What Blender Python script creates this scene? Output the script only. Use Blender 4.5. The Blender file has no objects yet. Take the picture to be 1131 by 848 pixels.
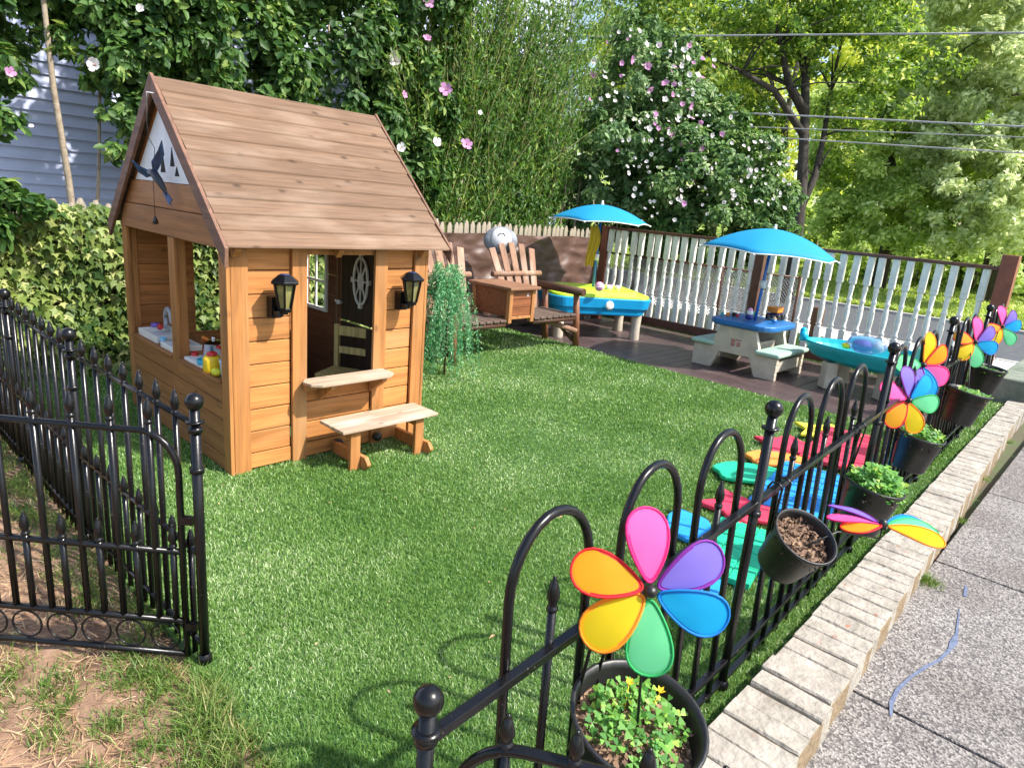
import bpy, math, random
import numpy as np
from mathutils import Vector, Matrix
random.seed(7); RNG = np.random.default_rng(11)
PI = math.pi; rad = math.radians
S = bpy.context.scene; COL = S.collection

# ------------------------------------------------------------------ camera frame (yard axes: x along the brick edging, y towards the neighbour)
CO = Vector((0, 0, 1.55))
CF = Vector((0.70867788, 0.65662167, -0.25811556)); CR = Vector((0.69330675, -0.71593108, 0.08227053)); CU = Vector((0.13077234, 0.23725656, 0.96260476))
FP = 740.669
def ray(x, y): return CF*FP + CR*(x-565.5) + CU*(424-y)
def at(x, y, dist): return CO + ray(x, y)*(dist/FP)
def G(x, y, z=0): d = ray(x, y); return CO + d*((z-1.55)/d.z)
def vis(p):
    w = Vector(p)-CO; z = w.dot(CF)
    if z <= .1: return (-999, -999, z)
    return (FP*w.dot(CR)/z+565.5, 424-FP*w.dot(CU)/z, z)

# ------------------------------------------------------------------ materials
MATS = {}
def nodes(name):
    m = bpy.data.materials.new(name); m.use_nodes = True; nt = m.node_tree
    b = nt.nodes['Principled BSDF']; return m, nt, b
def mat(name, col, rough=.6, var=.12, scale=8, bump=.15, bscale=60, metal=0, stretch=None, island=.0, col2=None, spec=.5, trans=0, coat=0, spots=None, detail=4):
    if name in MATS: return MATS[name]
    m, nt, b = nodes(name); N = nt.nodes.new; L = nt.links.new
    tc = N('ShaderNodeTexCoord'); mp = N('ShaderNodeMapping'); L(tc.outputs['Object'], mp.inputs[0])
    if stretch: mp.inputs['Scale'].default_value = stretch
    no = N('ShaderNodeTexNoise'); no.inputs['Scale'].default_value = scale; no.inputs['Detail'].default_value = detail; no.inputs['Roughness'].default_value = .6
    L(mp.outputs[0], no.inputs[0])
    cr = N('ShaderNodeValToRGB'); L(no.outputs['Fac'], cr.inputs[0])
    c2 = col2 or tuple(min(1, c*(1+var*1.6)) for c in col); c1 = tuple(c*(1-var*1.6) for c in col) if not col2 else col
    cr.color_ramp.elements[0].position = .32; cr.color_ramp.elements[1].position = .68
    cr.color_ramp.elements[0].color = (*c1, 1); cr.color_ramp.elements[1].color = (*c2, 1)
    out = cr.outputs[0]
    if island:
        g = N('ShaderNodeNewGeometry'); hs = N('ShaderNodeHueSaturation')
        mr = N('ShaderNodeMapRange'); mr.inputs[3].default_value = 1-island; mr.inputs[4].default_value = 1+island
        L(g.outputs['Random Per Island'], mr.inputs[0]); L(mr.outputs[0], hs.inputs['Value'])
        ma = N('ShaderNodeMath'); ma.operation = 'MULTIPLY_ADD'; L(g.outputs['Random Per Island'], ma.inputs[0]); ma.inputs[1].default_value = island*.08; ma.inputs[2].default_value = .5-island*.04
        L(ma.outputs[0], hs.inputs['Hue']); L(out, hs.inputs['Color']); out = hs.outputs[0]
    if spots:
        n2 = N('ShaderNodeTexNoise'); n2.inputs['Scale'].default_value = spots[1]; n2.inputs['Detail'].default_value = 3; L(tc.outputs['Object'], n2.inputs[0])
        r2 = N('ShaderNodeValToRGB'); r2.color_ramp.elements[0].position = spots[2]; r2.color_ramp.elements[1].position = spots[2]+.06; L(n2.outputs['Fac'], r2.inputs[0])
        mx = N('ShaderNodeMixRGB'); L(r2.outputs[0], mx.inputs[0]); L(out, mx.inputs[1]); mx.inputs[2].default_value = (*spots[0], 1); out = mx.outputs[0]
    L(out, b.inputs['Base Color'])
    b.inputs['Roughness'].default_value = rough; b.inputs['Metallic'].default_value = metal
    b.inputs['Specular IOR Level'].default_value = spec
    if coat: b.inputs['Coat Weight'].default_value = coat; b.inputs['Coat Roughness'].default_value = .1
    if trans: b.inputs['Transmission Weight'].default_value = trans
    if bump:
        nb = N('ShaderNodeTexNoise'); nb.inputs['Scale'].default_value = bscale; nb.inputs['Detail'].default_value = 5; L(mp.outputs[0], nb.inputs[0])
        bp = N('ShaderNodeBump'); bp.inputs['Strength'].default_value = bump; bp.inputs['Distance'].default_value = .01
        L(nb.outputs['Fac'], bp.inputs['Height']); L(bp.outputs[0], b.inputs['Normal'])
    MATS[name] = m; return m
def wood(name, col, axis=0, rough=.65, island=.12, dark=.72, knots=True, gscale=1.0, weather=None):
    """stained boards: long grain along an axis, knots, board to board variation"""
    if name in MATS: return MATS[name]
    m, nt, b = nodes(name); N = nt.nodes.new; L = nt.links.new
    tc = N('ShaderNodeTexCoord'); g = N('ShaderNodeNewGeometry')
    off = N('ShaderNodeVectorMath'); off.operation = 'MULTIPLY_ADD'; 
    cx = N('ShaderNodeCombineXYZ'); L(g.outputs['Random Per Island'], cx.inputs[0]); L(g.outputs['Random Per Island'], cx.inputs[1]); L(g.outputs['Random Per Island'], cx.inputs[2])
    L(cx.outputs[0], off.inputs[0]); off.inputs[1].default_value = (37, 53, 71); L(tc.outputs['Object'], off.inputs[2])
    mp = N('ShaderNodeMapping'); sc = [14, 14, 14]; sc[axis] = 1.0; mp.inputs['Scale'].default_value = [s*gscale for s in sc]; L(off.outputs[0], mp.inputs[0])
    n1 = N('ShaderNodeTexNoise'); n1.inputs['Scale'].default_value = 2.2; n1.inputs['Detail'].default_value = 5; n1.inputs['Distortion'].default_value = .6; L(mp.outputs[0], n1.inputs[0])
    mp2 = N('ShaderNodeMapping'); sc = [90, 90, 90]; sc[axis] = 3; mp2.inputs['Scale'].default_value = sc; L(off.outputs[0], mp2.inputs[0])
    n2 = N('ShaderNodeTexNoise'); n2.inputs['Scale'].default_value = 1.5; n2.inputs['Detail'].default_value = 3; L(mp2.outputs[0], n2.inputs[0])
    cr = N('ShaderNodeValToRGB'); e = cr.color_ramp.elements
    e[0].position = .3; e[0].color = (*[c*dark for c in col], 1); e[1].position = .62; e[1].color = (*[min(1, c*1.12) for c in col], 1)
    L(n1.outputs['Fac'], cr.inputs[0])
    mu = N('ShaderNodeMixRGB'); mu.blend_type = 'MULTIPLY'; mu.inputs[0].default_value = .5; L(cr.outputs[0], mu.inputs[1]); L(n2.outputs['Fac'], mu.inputs[2])
    br = N('ShaderNodeBrightContrast'); L(mu.outputs[0], br.inputs[0]); br.inputs['Bright'].default_value = .0
    out = mu.outputs[0]
    if knots:
        mp3 = N('ShaderNodeMapping'); sc = [7, 7, 7]; sc[axis] = 4.5; mp3.inputs['Scale'].default_value = sc; L(off.outputs[0], mp3.inputs[0])
        vo = N('ShaderNodeTexVoronoi'); vo.inputs['Scale'].default_value = 1.0; L(mp3.outputs[0], vo.inputs[0])
        kr = N('ShaderNodeValToRGB'); kr.color_ramp.elements[0].position = .05; kr.color_ramp.elements[1].position = .15; kr.color_ramp.elements[0].color = (1, 1, 1, 1); kr.color_ramp.elements[1].color = (0, 0, 0, 1)
        L(vo.outputs['Distance'], kr.inputs[0])
        mx = N('ShaderNodeMixRGB'); L(kr.outputs[0], mx.inputs[0]); L(out, mx.inputs[1]); mx.inputs[2].default_value = (*[c*.32 for c in col], 1); out = mx.outputs[0]
    if weather:
        nw = N('ShaderNodeTexNoise'); nw.inputs['Scale'].default_value = weather[1]; nw.inputs['Detail'].default_value = 6; mpw = N('ShaderNodeMapping'); s3 = [3, 3, 3]; s3[axis] = .8; mpw.inputs['Scale'].default_value = s3
        L(tc.outputs['Object'], mpw.inputs[0]); L(mpw.outputs[0], nw.inputs[0])
        wr = N('ShaderNodeValToRGB'); wr.color_ramp.elements[0].position = .5; wr.color_ramp.elements[1].position = .75; wr.color_ramp.elements[1].color = (.75, .75, .75, 1); L(nw.outputs['Fac'], wr.inputs[0])
        mx = N('ShaderNodeMixRGB'); L(wr.outputs[0], mx.inputs[0]); L(out, mx.inputs[1]); mx.inputs[2].default_value = (*weather[0], 1); out = mx.outputs[0]
    hs = N('ShaderNodeHueSaturation'); mr = N('ShaderNodeMapRange'); mr.inputs[3].default_value = (1-island)*1.25; mr.inputs[4].default_value = (1+island)*1.25
    L(g.outputs['Random Per Island'], mr.inputs[0]); L(mr.outputs[0], hs.inputs['Value']); L(out, hs.inputs['Color'])
    L(hs.outputs[0], b.inputs['Base Color']); b.inputs['Roughness'].default_value = rough; b.inputs['Specular IOR Level'].default_value = .35
    bp = N('ShaderNodeBump'); bp.inputs['Strength'].default_value = .25; bp.inputs['Distance'].default_value = .004; L(n2.outputs['Fac'], bp.inputs['Height']); L(bp.outputs[0], b.inputs['Normal'])
    MATS[name] = m; return m
def leaf(name, c1, c2, c3=None, tr=.35, rough=.5, bscale=1.2):
    """foliage: colour differs from leaf to leaf and from clump to clump, some light passes through"""
    if name in MATS: return MATS[name]
    m, nt, b = nodes(name); N = nt.nodes.new; L = nt.links.new
    g = N('ShaderNodeNewGeometry'); cr = N('ShaderNodeValToRGB'); e = cr.color_ramp.elements
    e[0].position = 0; e[0].color = (*c1, 1); e[1].position = .85; e[1].color = (*c2, 1)
    if c3: x = e.new(1.0); x.color = (*c3, 1)
    tc = N('ShaderNodeTexCoord'); no = N('ShaderNodeTexNoise'); no.inputs['Scale'].default_value = bscale; L(tc.outputs['Object'], no.inputs[0])
    ma = N('ShaderNodeMath'); ma.operation = 'MULTIPLY_ADD'; L(no.outputs['Fac'], ma.inputs[0]); ma.inputs[1].default_value = 1.1; ma.inputs[2].default_value = -.55
    mb = N('ShaderNodeMath'); mb.operation = 'ADD'; L(g.outputs['Random Per Island'], mb.inputs[0]); L(ma.outputs[0], mb.inputs[1]); L(mb.outputs[0], cr.inputs[0])
    L(cr.outputs[0], b.inputs['Base Color']); b.inputs['Roughness'].default_value = rough; b.inputs['Specular IOR Level'].default_value = .35
    t = N('ShaderNodeBsdfTranslucent'); hs = N('ShaderNodeHueSaturation'); hs.inputs['Value'].default_value = 1.5; hs.inputs['Hue'].default_value = .485; hs.inputs['Saturation'].default_value = 1.1
    L(cr.outputs[0], hs.inputs['Color']); L(hs.outputs[0], t.inputs[0])
    mx = N('ShaderNodeMixShader'); mx.inputs[0].default_value = tr; L(b.outputs[0], mx.inputs[1]); L(t.outputs[0], mx.inputs[2])
    L(mx.outputs[0], nt.nodes['Material Output'].inputs[0]); MATS[name] = m; return m
def cloth(name, col, tr=.4, rough=.7):
    if name in MATS: return MATS[name]
    m, nt, b = nodes(name); N = nt.nodes.new; L = nt.links.new
    b.inputs['Base Color'].default_value = (*col, 1); b.inputs['Roughness'].default_value = rough
    wv = N('ShaderNodeTexNoise'); wv.inputs['Scale'].default_value = 40; bp = N('ShaderNodeBump'); bp.inputs['Strength'].default_value = .12; L(wv.outputs['Fac'], bp.inputs['Height']); L(bp.outputs[0], b.inputs['Normal'])
    t = N('ShaderNodeBsdfTranslucent'); t.inputs[0].default_value = (*col, 1)
    mx = N('ShaderNodeMixShader'); mx.inputs[0].default_value = tr; L(b.outputs[0], mx.inputs[1]); L(t.outputs[0], mx.inputs[2]); L(mx.outputs[0], nt.nodes['Material Output'].inputs[0])
    MATS[name] = m; return m

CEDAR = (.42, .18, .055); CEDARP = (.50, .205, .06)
wx = wood('cedar_x', CEDARP, 0, weather=((.46, .25, .11), 1.3)); wy = wood('cedar_y', (.34, .145, .05), 1, weather=((.30, .15, .07), 1.3)); wz = wood('cedar_z', CEDAR, 2, weather=((.36, .2, .09), 1.3))  # y-grain cedar is darker: shade of the left side put into its colour
wroof = wood('weathered_roof_boards', (.170, .105, .068), 0, rough=.95, island=.15, weather=((.215, .155, .115), 2.6), dark=.78, gscale=1.6)
wbarge = wood('brown_barge_board', (.20, .105, .07), 1, rough=.7, island=.08)
wbench = wood('grey_weathered_wood', (.42, .31, .22), 0, rough=.85, weather=((.5, .43, .37), 3))
wdark = wood('dark_door_wood', (.055, .032, .022), 2, rough=.5, dark=.7)
wchair = wood('log_wood', (.27, .15, .095), 2, rough=.65, weather=((.36, .26, .20), 2))
wlogx = wood('dark_log_wood', (.085, .042, .026), 1, rough=.55)
wbox = wood('red_brown_box_wood', (.24, .085, .035), 0, rough=.45)
wboxz = wood('orange_box_trim_wood', (.42, .19, .07), 2, rough=.5)
wdeck = wood('purple_brown_deck_paint', (.075, .05, .05), 1, rough=.38, island=.05, knots=False, weather=((.13, .09, .088), 1.2))
wpost = mat('red_brown_post_paint', (.24, .075, .045), .45, .12, 12, .1, 50)
wrail = mat('brown_rail_paint', (.12, .05, .035), .4, .15, 12, .1, 50)
wpale = wood('pale_picket_wood', (.34, .29, .225), 2, rough=.85, weather=((.36, .33, .28), 3))
black = mat('gloss_black_metal_paint', (.005, .005, .006), .26, .1, 20, .04, 90, spec=.38, spots=((.07, .06, .05), 60, .70))
white = mat('white_plastic', (.78, .77, .74), .4, .04, 10, .03)
white_paint = mat('white_fence_paint', (.80, .78, .71), .5, .07, 9, .15, 40, spots=((.55, .53, .47), 22, .66))
grey_pl = mat('grey_plastic', (.42, .43, .45), .35, .05)
beige = mat('beige_plastic', (.56, .49, .39), .5, .09, 9, .08, 30)
blue_pl = mat('bright_blue_plastic', (.01, .33, .66), .33, .05, 6, .03)
navy_pl = mat('medium_blue_plastic', (.02, .15, .42), .4, .08, 9, .05)
lime_pl = mat('lime_plastic', (.47, .72, .04), .35, .05, 6, .03)
mint_pl = mat('mint_plastic', (.36, .52, .42), .45, .06, 8, .05)
teal_pl = mat('teal_plastic', (.01, .40, .47), .38, .06, 6, .03)
yellow_pl = mat('yellow_plastic', (.85, .58, .02), .35, .04)
red_pl = mat('red_plastic', (.62, .03, .03), .35, .04)
orange_pl = mat('orange_plastic', (.85, .25, .02), .35, .04)
green_pl = mat('green_plastic', (.03, .45, .22), .4, .04)
pink_pl = mat('pink_plastic', (.80, .38, .60), .35, .04)
purple_pl = mat('purple_plastic', (.22, .14, .55), .4, .04)
lightblue_pl = mat('light_blue_plastic', (.25, .55, .80), .35, .04)
chrome = mat('polished_steel', (.7, .7, .72), .12, .03, metal=1, bump=0)
pot_m = mat('black_pot_plastic', (.014, .014, .015), .42, .1, 20, .05, 80)
um_m = cloth('turquoise_umbrella_cloth', (.012, .36, .66), .35)
pole_m = mat('blue_pole_paint', (.03, .16, .50), .35, .05)
soil_m = mat('bark_mulch', (.075, .04, .025), .95, .1, 30, .9, 90, col2=(.33, .21, .14), island=.3)
tarp_m = mat('brown_tarp', (.10, .055, .042), .45, .1, 3, 1.0, 2.2, stretch=(1.6, 1, 3.2), detail=2)
for n_ in tarp_m.node_tree.nodes:
    if n_.type == 'BUMP': n_.inputs['Distance'].default_value = .09
    if n_.type == 'TEX_NOISE': n_.inputs['Detail'].default_value = .6
    if n_.type == 'MAPPING': n_.inputs['Rotation'].default_value = (0, rad(38), 0)

# ------------------------------------------------------------------ mesh builder
class MB:
    def __init__(s): s.v = []; s.f = []; s.sm = []
    def add(s, vs, fs, smooth=False, M=None):
        o = len(s.v); s.v += [tuple(M @ Vector(v)) if M else tuple(v) for v in vs]; s.f += [tuple(i+o for i in f) for f in fs]; s.sm += [smooth]*len(fs); return s
    def box(s, a, b, M=None):
        x0, y0, z0 = a; x1, y1, z1 = b
        x0, x1 = min(x0, x1), max(x0, x1); y0, y1 = min(y0, y1), max(y0, y1); z0, z1 = min(z0, z1), max(z0, z1)
        return s.add([(x0,y0,z0),(x1,y0,z0),(x1,y1,z0),(x0,y1,z0),(x0,y0,z1),(x1,y0,z1),(x1,y1,z1),(x0,y1,z1)],
                     [(0,3,2,1),(4,5,6,7),(0,1,5,4),(1,2,6,5),(2,3,7,6),(3,0,4,7)], False, M)
    def bar(s, p, q, w, t, up=(0,0,1)):
        """rectangular bar from p to q, w across, t along up"""
        p, q = Vector(p), Vector(q); d = (q-p); L = d.length; d.normalize(); u = Vector(up); a = d.cross(u)
        if a.length < 1e-4: a = d.cross(Vector((1,0,0)))
        a.normalize(); u = a.cross(d); M = Matrix.Translation(p) @ Matrix((d, a, u)).transposed().to_4x4()
        return s.box((0,-w/2,-t/2), (L, w/2, t/2), M)
    def tube(s, pts, r, n=8, cap=True, M=None, closed=False):
        pts = [Vector(p) for p in pts]; rs = r if isinstance(r, (list, tuple)) else [r]*len(pts); vs = []; fs = []; K = len(pts)
        a = None
        for i, p in enumerate(pts):
            if closed: d = pts[(i+1)%K]-pts[i-1]
            else: d = pts[min(i+1, K-1)]-pts[max(i-1, 0)]
            if d.length < 1e-9: d = Vector((0,0,1))
            d.normalize()
            if a is None: a = d.orthogonal().normalized()
            a = (a-d*a.dot(d)); a = a.normalized() if a.length > 1e-6 else d.orthogonal().normalized(); b = d.cross(a)
            for k in range(n): t = 2*PI*k/n; vs.append(p+(a*math.cos(t)+b*math.sin(t))*rs[i])
        for i in range(K if closed else K-1):
            j = (i+1) % K
            for k in range(n): fs.append((i*n+k, i*n+(k+1)%n, j*n+(k+1)%n, j*n+k))
        s.add(vs, fs, True, M)
        if cap and not closed:
            o = len(s.v)-len(vs); s.f += [tuple(o+k for k in range(n-1,-1,-1)), tuple(o+(K-1)*n+k for k in range(n))]; s.sm += [False, False]
        return s
    def lathe(s, prof, c=(0,0,0), n=20, M=None, sx=1, sy=1, smooth=True):
        """prof = [(r,z)...]; open or closed at r=0"""
        vs = []; fs = []; c = Vector(c)
        for r, z in prof:
            for k in range(n): t = 2*PI*k/n; vs.append((c.x+r*math.cos(t)*sx, c.y+r*math.sin(t)*sy, c.z+z))
        for i in range(len(prof)-1):
            for k in range(n): fs.append((i*n+k, i*n+(k+1)%n, (i+1)*n+(k+1)%n, (i+1)*n+k))
        return s.add(vs, fs, smooth, M)
    def ball(s, c, r, n=12, M=None, sc=(1,1,1)):
        pr = [(max(1e-4, math.sin(PI*i/(n//2+2))), -math.cos(PI*i/(n//2+2))) for i in range(n//2+3)]
        T = Matrix.Translation(c) @ Matrix.Diagonal((r*sc[0], r*sc[1], r*sc[2], 1)); T = M @ T if M else T
        return s.lathe(pr, (0,0,0), n, T)
    def prism(s, poly, z0, z1, M=None):
        n = len(poly); vs = [(x,y,z0) for x,y in poly]+[(x,y,z1) for x,y in poly]
        A = sum(poly[i][0]*poly[(i+1)%n][1]-poly[(i+1)%n][0]*poly[i][1] for i in range(n))
        fs = [tuple(range(n-1,-1,-1)), tuple(range(n,2*n))]+[(i,(i+1)%n,n+(i+1)%n,n+i) for i in range(n)]
        if A < 0: fs = [tuple(reversed(f)) for f in fs]
        return s.add(vs, fs, False, M)
    def build(s, name, m, parent=None, bevel=0, seg=2, loc=None, subsurf=0, solid=0):
        me = bpy.data.meshes.new(name); me.from_pydata([tuple(v) for v in s.v], [], s.f); me.polygons.foreach_set('use_smooth', s.sm); me.update()
        o = bpy.data.objects.new(name, me); COL.objects.link(o); me.materials.append(m)
        if parent: o.parent = parent
        if loc: o.location = loc
        if solid: d = o.modifiers.new('s', 'SOLIDIFY'); d.thickness = solid; d.offset = 0
        if bevel: d = o.modifiers.new('b', 'BEVEL'); d.width = bevel; d.segments = seg; d.limit_method = 'ANGLE'; d.angle_limit = rad(40)
        if subsurf: d = o.modifiers.new('ss', 'SUBSURF'); d.levels = subsurf; d.render_levels = subsurf
        return o
def YZX(o=(0,0,0)):   # prism drawn in (a,b) -> (y,z), extruded along x
    return Matrix.Translation(o) @ Matrix(((0,0,1,0),(1,0,0,0),(0,1,0,0),(0,0,0,1)))
def XZY(o=(0,0,0)):   # prism drawn in (a,b) -> (x,z), extruded along y
    return Matrix.Translation(o) @ Matrix(((1,0,0,0),(0,0,1,0),(0,1,0,0),(0,0,0,1)))
def frame(o, n, up=(0,0,1)):
    """local z along n, local y near up"""
    n = Vector(n).normalized(); u = Vector(up); x = u.cross(n).normalized(); y = n.cross(x); return Matrix.Translation(o) @ Matrix((x, y, n)).transposed().to_4x4()
def tag(o, label, cat, group=None, kind=None):
    o['label'] = label; o['category'] = cat
    if group: o['group'] = group
    if kind: o['kind'] = kind
    return o
def thing(name, loc, label, cat, group=None, rz=0):
    o = bpy.data.objects.new(name, None); COL.objects.link(o); o.location = loc; o.rotation_euler = (0,0,rz); o.empty_display_size = .1
    return tag(o, label, cat, group)
def struct(o, kind='structure'): o['kind'] = kind; return o
def copy_tree(o, parent=None):
    kids = [c for c in bpy.data.objects if c.parent == o]
    c = o.copy(); COL.objects.link(c)
    if parent: c.parent = parent
    for k in kids: copy_tree(k, c)
    return c
def copy_part(o, loc, rz=0, sc=None):
    c = o.copy(); COL.objects.link(c); c.location = loc; c.rotation_euler = (0,0,rz)
    if sc: c.scale = sc
    return c

# ------------------------------------------------------------------ leaf clouds (numpy)
T_SIMPLE = (np.array([(0,0,0),(.27,.45,.07),(0,1,0),(-.27,.45,.07)]), [(0,1,2),(0,2,3)])
T_NARROW = (np.array([(0,0,0),(.13,.45,.04),(0,1,0),(-.13,.45,.04)]), [(0,1,2),(0,2,3)])
T_OVAL = (np.array([(0,0,0),(.27,.3,.07),(.2,.7,.04),(0,1,-.08),(-.2,.7,.04),(-.27,.3,.07)]), [(0,1,2),(0,2,3),(0,3,4),(0,4,5)])
_l = [(0,-.05,0),(.3,-.14,.02),(.27,.1,.05),(.56,.3,-.03),(.24,.42,.05),(0,1,-.08),(-.24,.42,.05),(-.56,.3,-.03),(-.27,.1,.05),(-.3,-.14,.02)]
T_LOBE = (np.array([(0,.28,0)]+_l), [(0,i,i%10+1) for i in range(1,11)])
_c = []
for a in (90, 210, 330):
    c, s_ = math.cos(rad(a)), math.sin(rad(a))
    for (t, w) in ((0,0),(.35,.22),(.8,.42),(1.0,.25),(.86,0),(1.0,-.25),(.8,-.42),(.35,-.22)): _c.append((t*c-w*s_, t*s_+w*c, .08*t))
T_CLOVER = (np.array(_c), [(b, b+i, b+i+1) for b in (0,8,16) for i in range(1,7)])
def npmesh(name, V, F, m, parent=None):
    me = bpy.data.meshes.new(name); k = F.shape[1]; me.vertices.add(len(V)); me.vertices.foreach_set('co', V.astype(np.float32).ravel())
    me.loops.add(F.size); me.loops.foreach_set('vertex_index', F.astype(np.int32).ravel()); me.polygons.add(len(F))
    me.polygons.foreach_set('loop_start', np.arange(0, F.size, k, dtype=np.int32)); me.update(calc_edges=True); me.materials.append(m)
    o = bpy.data.objects.new(name, me); COL.objects.link(o)
    if parent: o.parent = parent
    return o
def unit(a): return a/np.maximum(np.linalg.norm(a, axis=1, keepdims=True), 1e-9)
def leaves(name, P, Nn, size, tmpl, m, parent=None, T=None, rnd=.35):
    n = len(P); Nn = unit(Nn+RNG.normal(0, rnd, (n,3))); 
    if T is None: T = RNG.normal(0, 1, (n,3))
    T = T+RNG.normal(0, rnd*.6, (n,3)); T = unit(T-Nn*(T*Nn).sum(1, keepdims=True)); B = np.cross(T, Nn)
    sz = size*RNG.uniform(.6, 1.3, (n,1,1)); tv, tf = tmpl; tv = tv[None]
    V = P[:,None,:]+sz*(tv[...,0:1]*B[:,None]+tv[...,1:2]*T[:,None]+tv[...,2:3]*Nn[:,None])
    k = tv.shape[1]; F = (np.array(tf)[None]+(np.arange(n)*k)[:,None,None]).reshape(-1,3)
    return npmesh(name, V.reshape(-1,3), F, m, parent)
def cloud(blobs, n, sub=.28, m=26, fill=.35):
    """points in ragged sub-clumps spread over and inside ellipsoid blobs; returns points, outward normals"""
    w = np.array([b[3]*b[4]*b[5] for b in blobs])**.75; w = w/w.sum(); P = []; Q = []
    for b, f in zip(blobs, w):
        c = np.array(b[:3]); r = np.array(b[3:6]); k = max(6, int(m)); d = unit(RNG.normal(0,1,(k,3))); rr = RNG.uniform(fill, 1, (k,1))**.6
        sc = d*rr*r; cnt = int(n*f); idx = RNG.integers(0, k, cnt); srad = sub*RNG.uniform(.6, 1.3, (k,1))
        off = RNG.normal(0, 1, (cnt,3)); off = unit(off)*RNG.uniform(0,1,(cnt,1))**.5
        p = sc[idx]+off*r*srad[idx]; P.append(c+p); Q.append(unit(off*.7+d[idx]*.5))
    return np.vstack(P), np.vstack(Q)

# ================================================================== SETTING
tu_m = mat('turf_base', (.05, .125, .035), .9, .2, 40, .8, 200)
g = MB(); g.box((-60,-60,-1.2), (140,120,-.13)); go = struct(g.build('ground', mat('earth', (.09, .075, .05), .95, .3, 2, .5, 20, col2=(.07,.11,.035)))); 
t = MB(); t.prism([(.72,.628),(6.15,.775),(8.32,.83),(8.32,.98),(6.15,.98),(6.15,6.0),(.72,6.0)],-.12,0); struct(t.build('turf_base', tu_m))
# bare earth by the gate
nx, ny = 90, 150
xs = np.linspace(-3.2, .72, nx); ys = np.linspace(-.5, 6.0, ny); X, Y_ = np.meshgrid(xs, ys, indexing='ij')
Z = -.012+.008*np.sin(X*9+Y_*5)+.006*np.sin(X*23-Y_*17)+RNG.normal(0,.003,X.shape); Z[-1,:] = -.02
V = np.stack([X, Y_, Z], -1).reshape(-1,3); I = np.arange(nx*ny).reshape(nx,ny)
F = np.stack([I[:-1,:-1], I[1:,:-1], I[1:,1:], I[:-1,1:]], -1).reshape(-1,4)
dirt = mat('dry_dirt', (.13, .07, .042), .95, .2, 6, 1, 40, col2=(.31,.19,.125), detail=10)
do = struct(npmesh('dirt_path', V, F, dirt)); do.data.polygons.foreach_set('use_smooth', [True]*len(F))
# sidewalk: exposed aggregate slabs
def aggregate():
    m, nt, b = nodes('exposed_aggregate'); N = nt.nodes.new; L = nt.links.new; tc = N('ShaderNodeTexCoord')
    vo = N('ShaderNodeTexVoronoi'); vo.inputs['Scale'].default_value = 130; L(tc.outputs['Object'], vo.inputs[0])
    cr = N('ShaderNodeValToRGB'); e = cr.color_ramp.elements; sp = N('ShaderNodeSeparateColor'); L(vo.outputs['Color'], sp.inputs[0]); L(sp.outputs[0], cr.inputs[0])
    e[0].color = (.07,.066,.068,1); e[1].color = (.27,.25,.24,1); x = e.new(.45); x.color = (.17,.155,.15,1); x = e.new(.9); x.color = (.36,.34,.32,1)
    no = N('ShaderNodeTexNoise'); no.inputs['Scale'].default_value = 1.6; no.inputs['Detail'].default_value = 7; L(tc.outputs['Object'], no.inputs[0])
    r2 = N('ShaderNodeValToRGB'); r2.color_ramp.elements[0].position = .3; r2.color_ramp.elements[1].position = .7; r2.color_ramp.elements[0].color = (.62,.58,.56,1); L(no.outputs['Fac'], r2.inputs[0])
    mu = N('ShaderNodeMixRGB'); mu.blend_type = 'MULTIPLY'; mu.inputs[0].default_value = 1; L(cr.outputs[0], mu.inputs[1]); L(r2.outputs[0], mu.inputs[2])
    L(mu.outputs[0], b.inputs['Base Color']); b.inputs['Roughness'].default_value = .85
    bp = N('ShaderNodeBump'); bp.inputs['Strength'].default_value = .7; bp.inputs['Distance'].default_value = .004; L(vo.outputs['Distance'], bp.inputs['Height']); L(bp.outputs[0], b.inputs['Normal']); return m
AG = aggregate()
sw = MB(); edges = [-3.35, -1.9, -.45, 1.0, 2.46, 3.90, 5.35, 6.8, 8.25, 9.7, 11.2]
for a, b in zip(edges[:-1], edges[1:]): sw.box((a+.006, -1.5, -.16), (b-.006, .50, -.06))
for a, b in zip(edges[:-1], edges[1:]): sw.box((a+.006, -3.4, -.16), (b-.006, -1.512, -.06))
swo = struct(sw.build('sidewalk', AG, bevel=.006))
# blue paint marks on the sidewalk
pm = mat('faded_blue_paint', (.075, .10, .18), .9, .25, 60, .2, 60, col2=(.15,.18,.26))
pts = [(2.42,.315),(2.50,.335),(2.6,.338),(2.72,.325),(2.84,.30),(2.93,.275),(3.05,.262),(3.12,.262),(3.2,.268),(3.32,.285),(3.45,.305)]
b = MB()
w = [.004,.008,.007,.006,.007,.006,.008,.014,.006,.004,.002]
vs = []; 
for i, (x, y) in enumerate(pts):
    a = Vector(pts[min(i+1,len(pts)-1)])-Vector(pts[max(i-1,0)]); a.normalize(); nn = Vector((-a.y, a.x)); j = random.uniform(.8,1.2)
    vs += [(x+nn.x*w[i]*j, y+nn.y*w[i]*j, -.0595), (x-nn.x*w[i], y-nn.y*w[i], -.0595)]
b.add([(v[0],v[1],-.0562) for v in vs], [(2*i,2*i+1,2*i+3,2*i+2) for i in range(len(pts)-1)])
b.add([(3.60,.318,-.0562),(3.72,.333,-.0562),(3.72,.323,-.0562),(3.6,.302,-.0562)], [(0,3,2,1)])
b.build('paint_streak', pm, swo)
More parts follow.
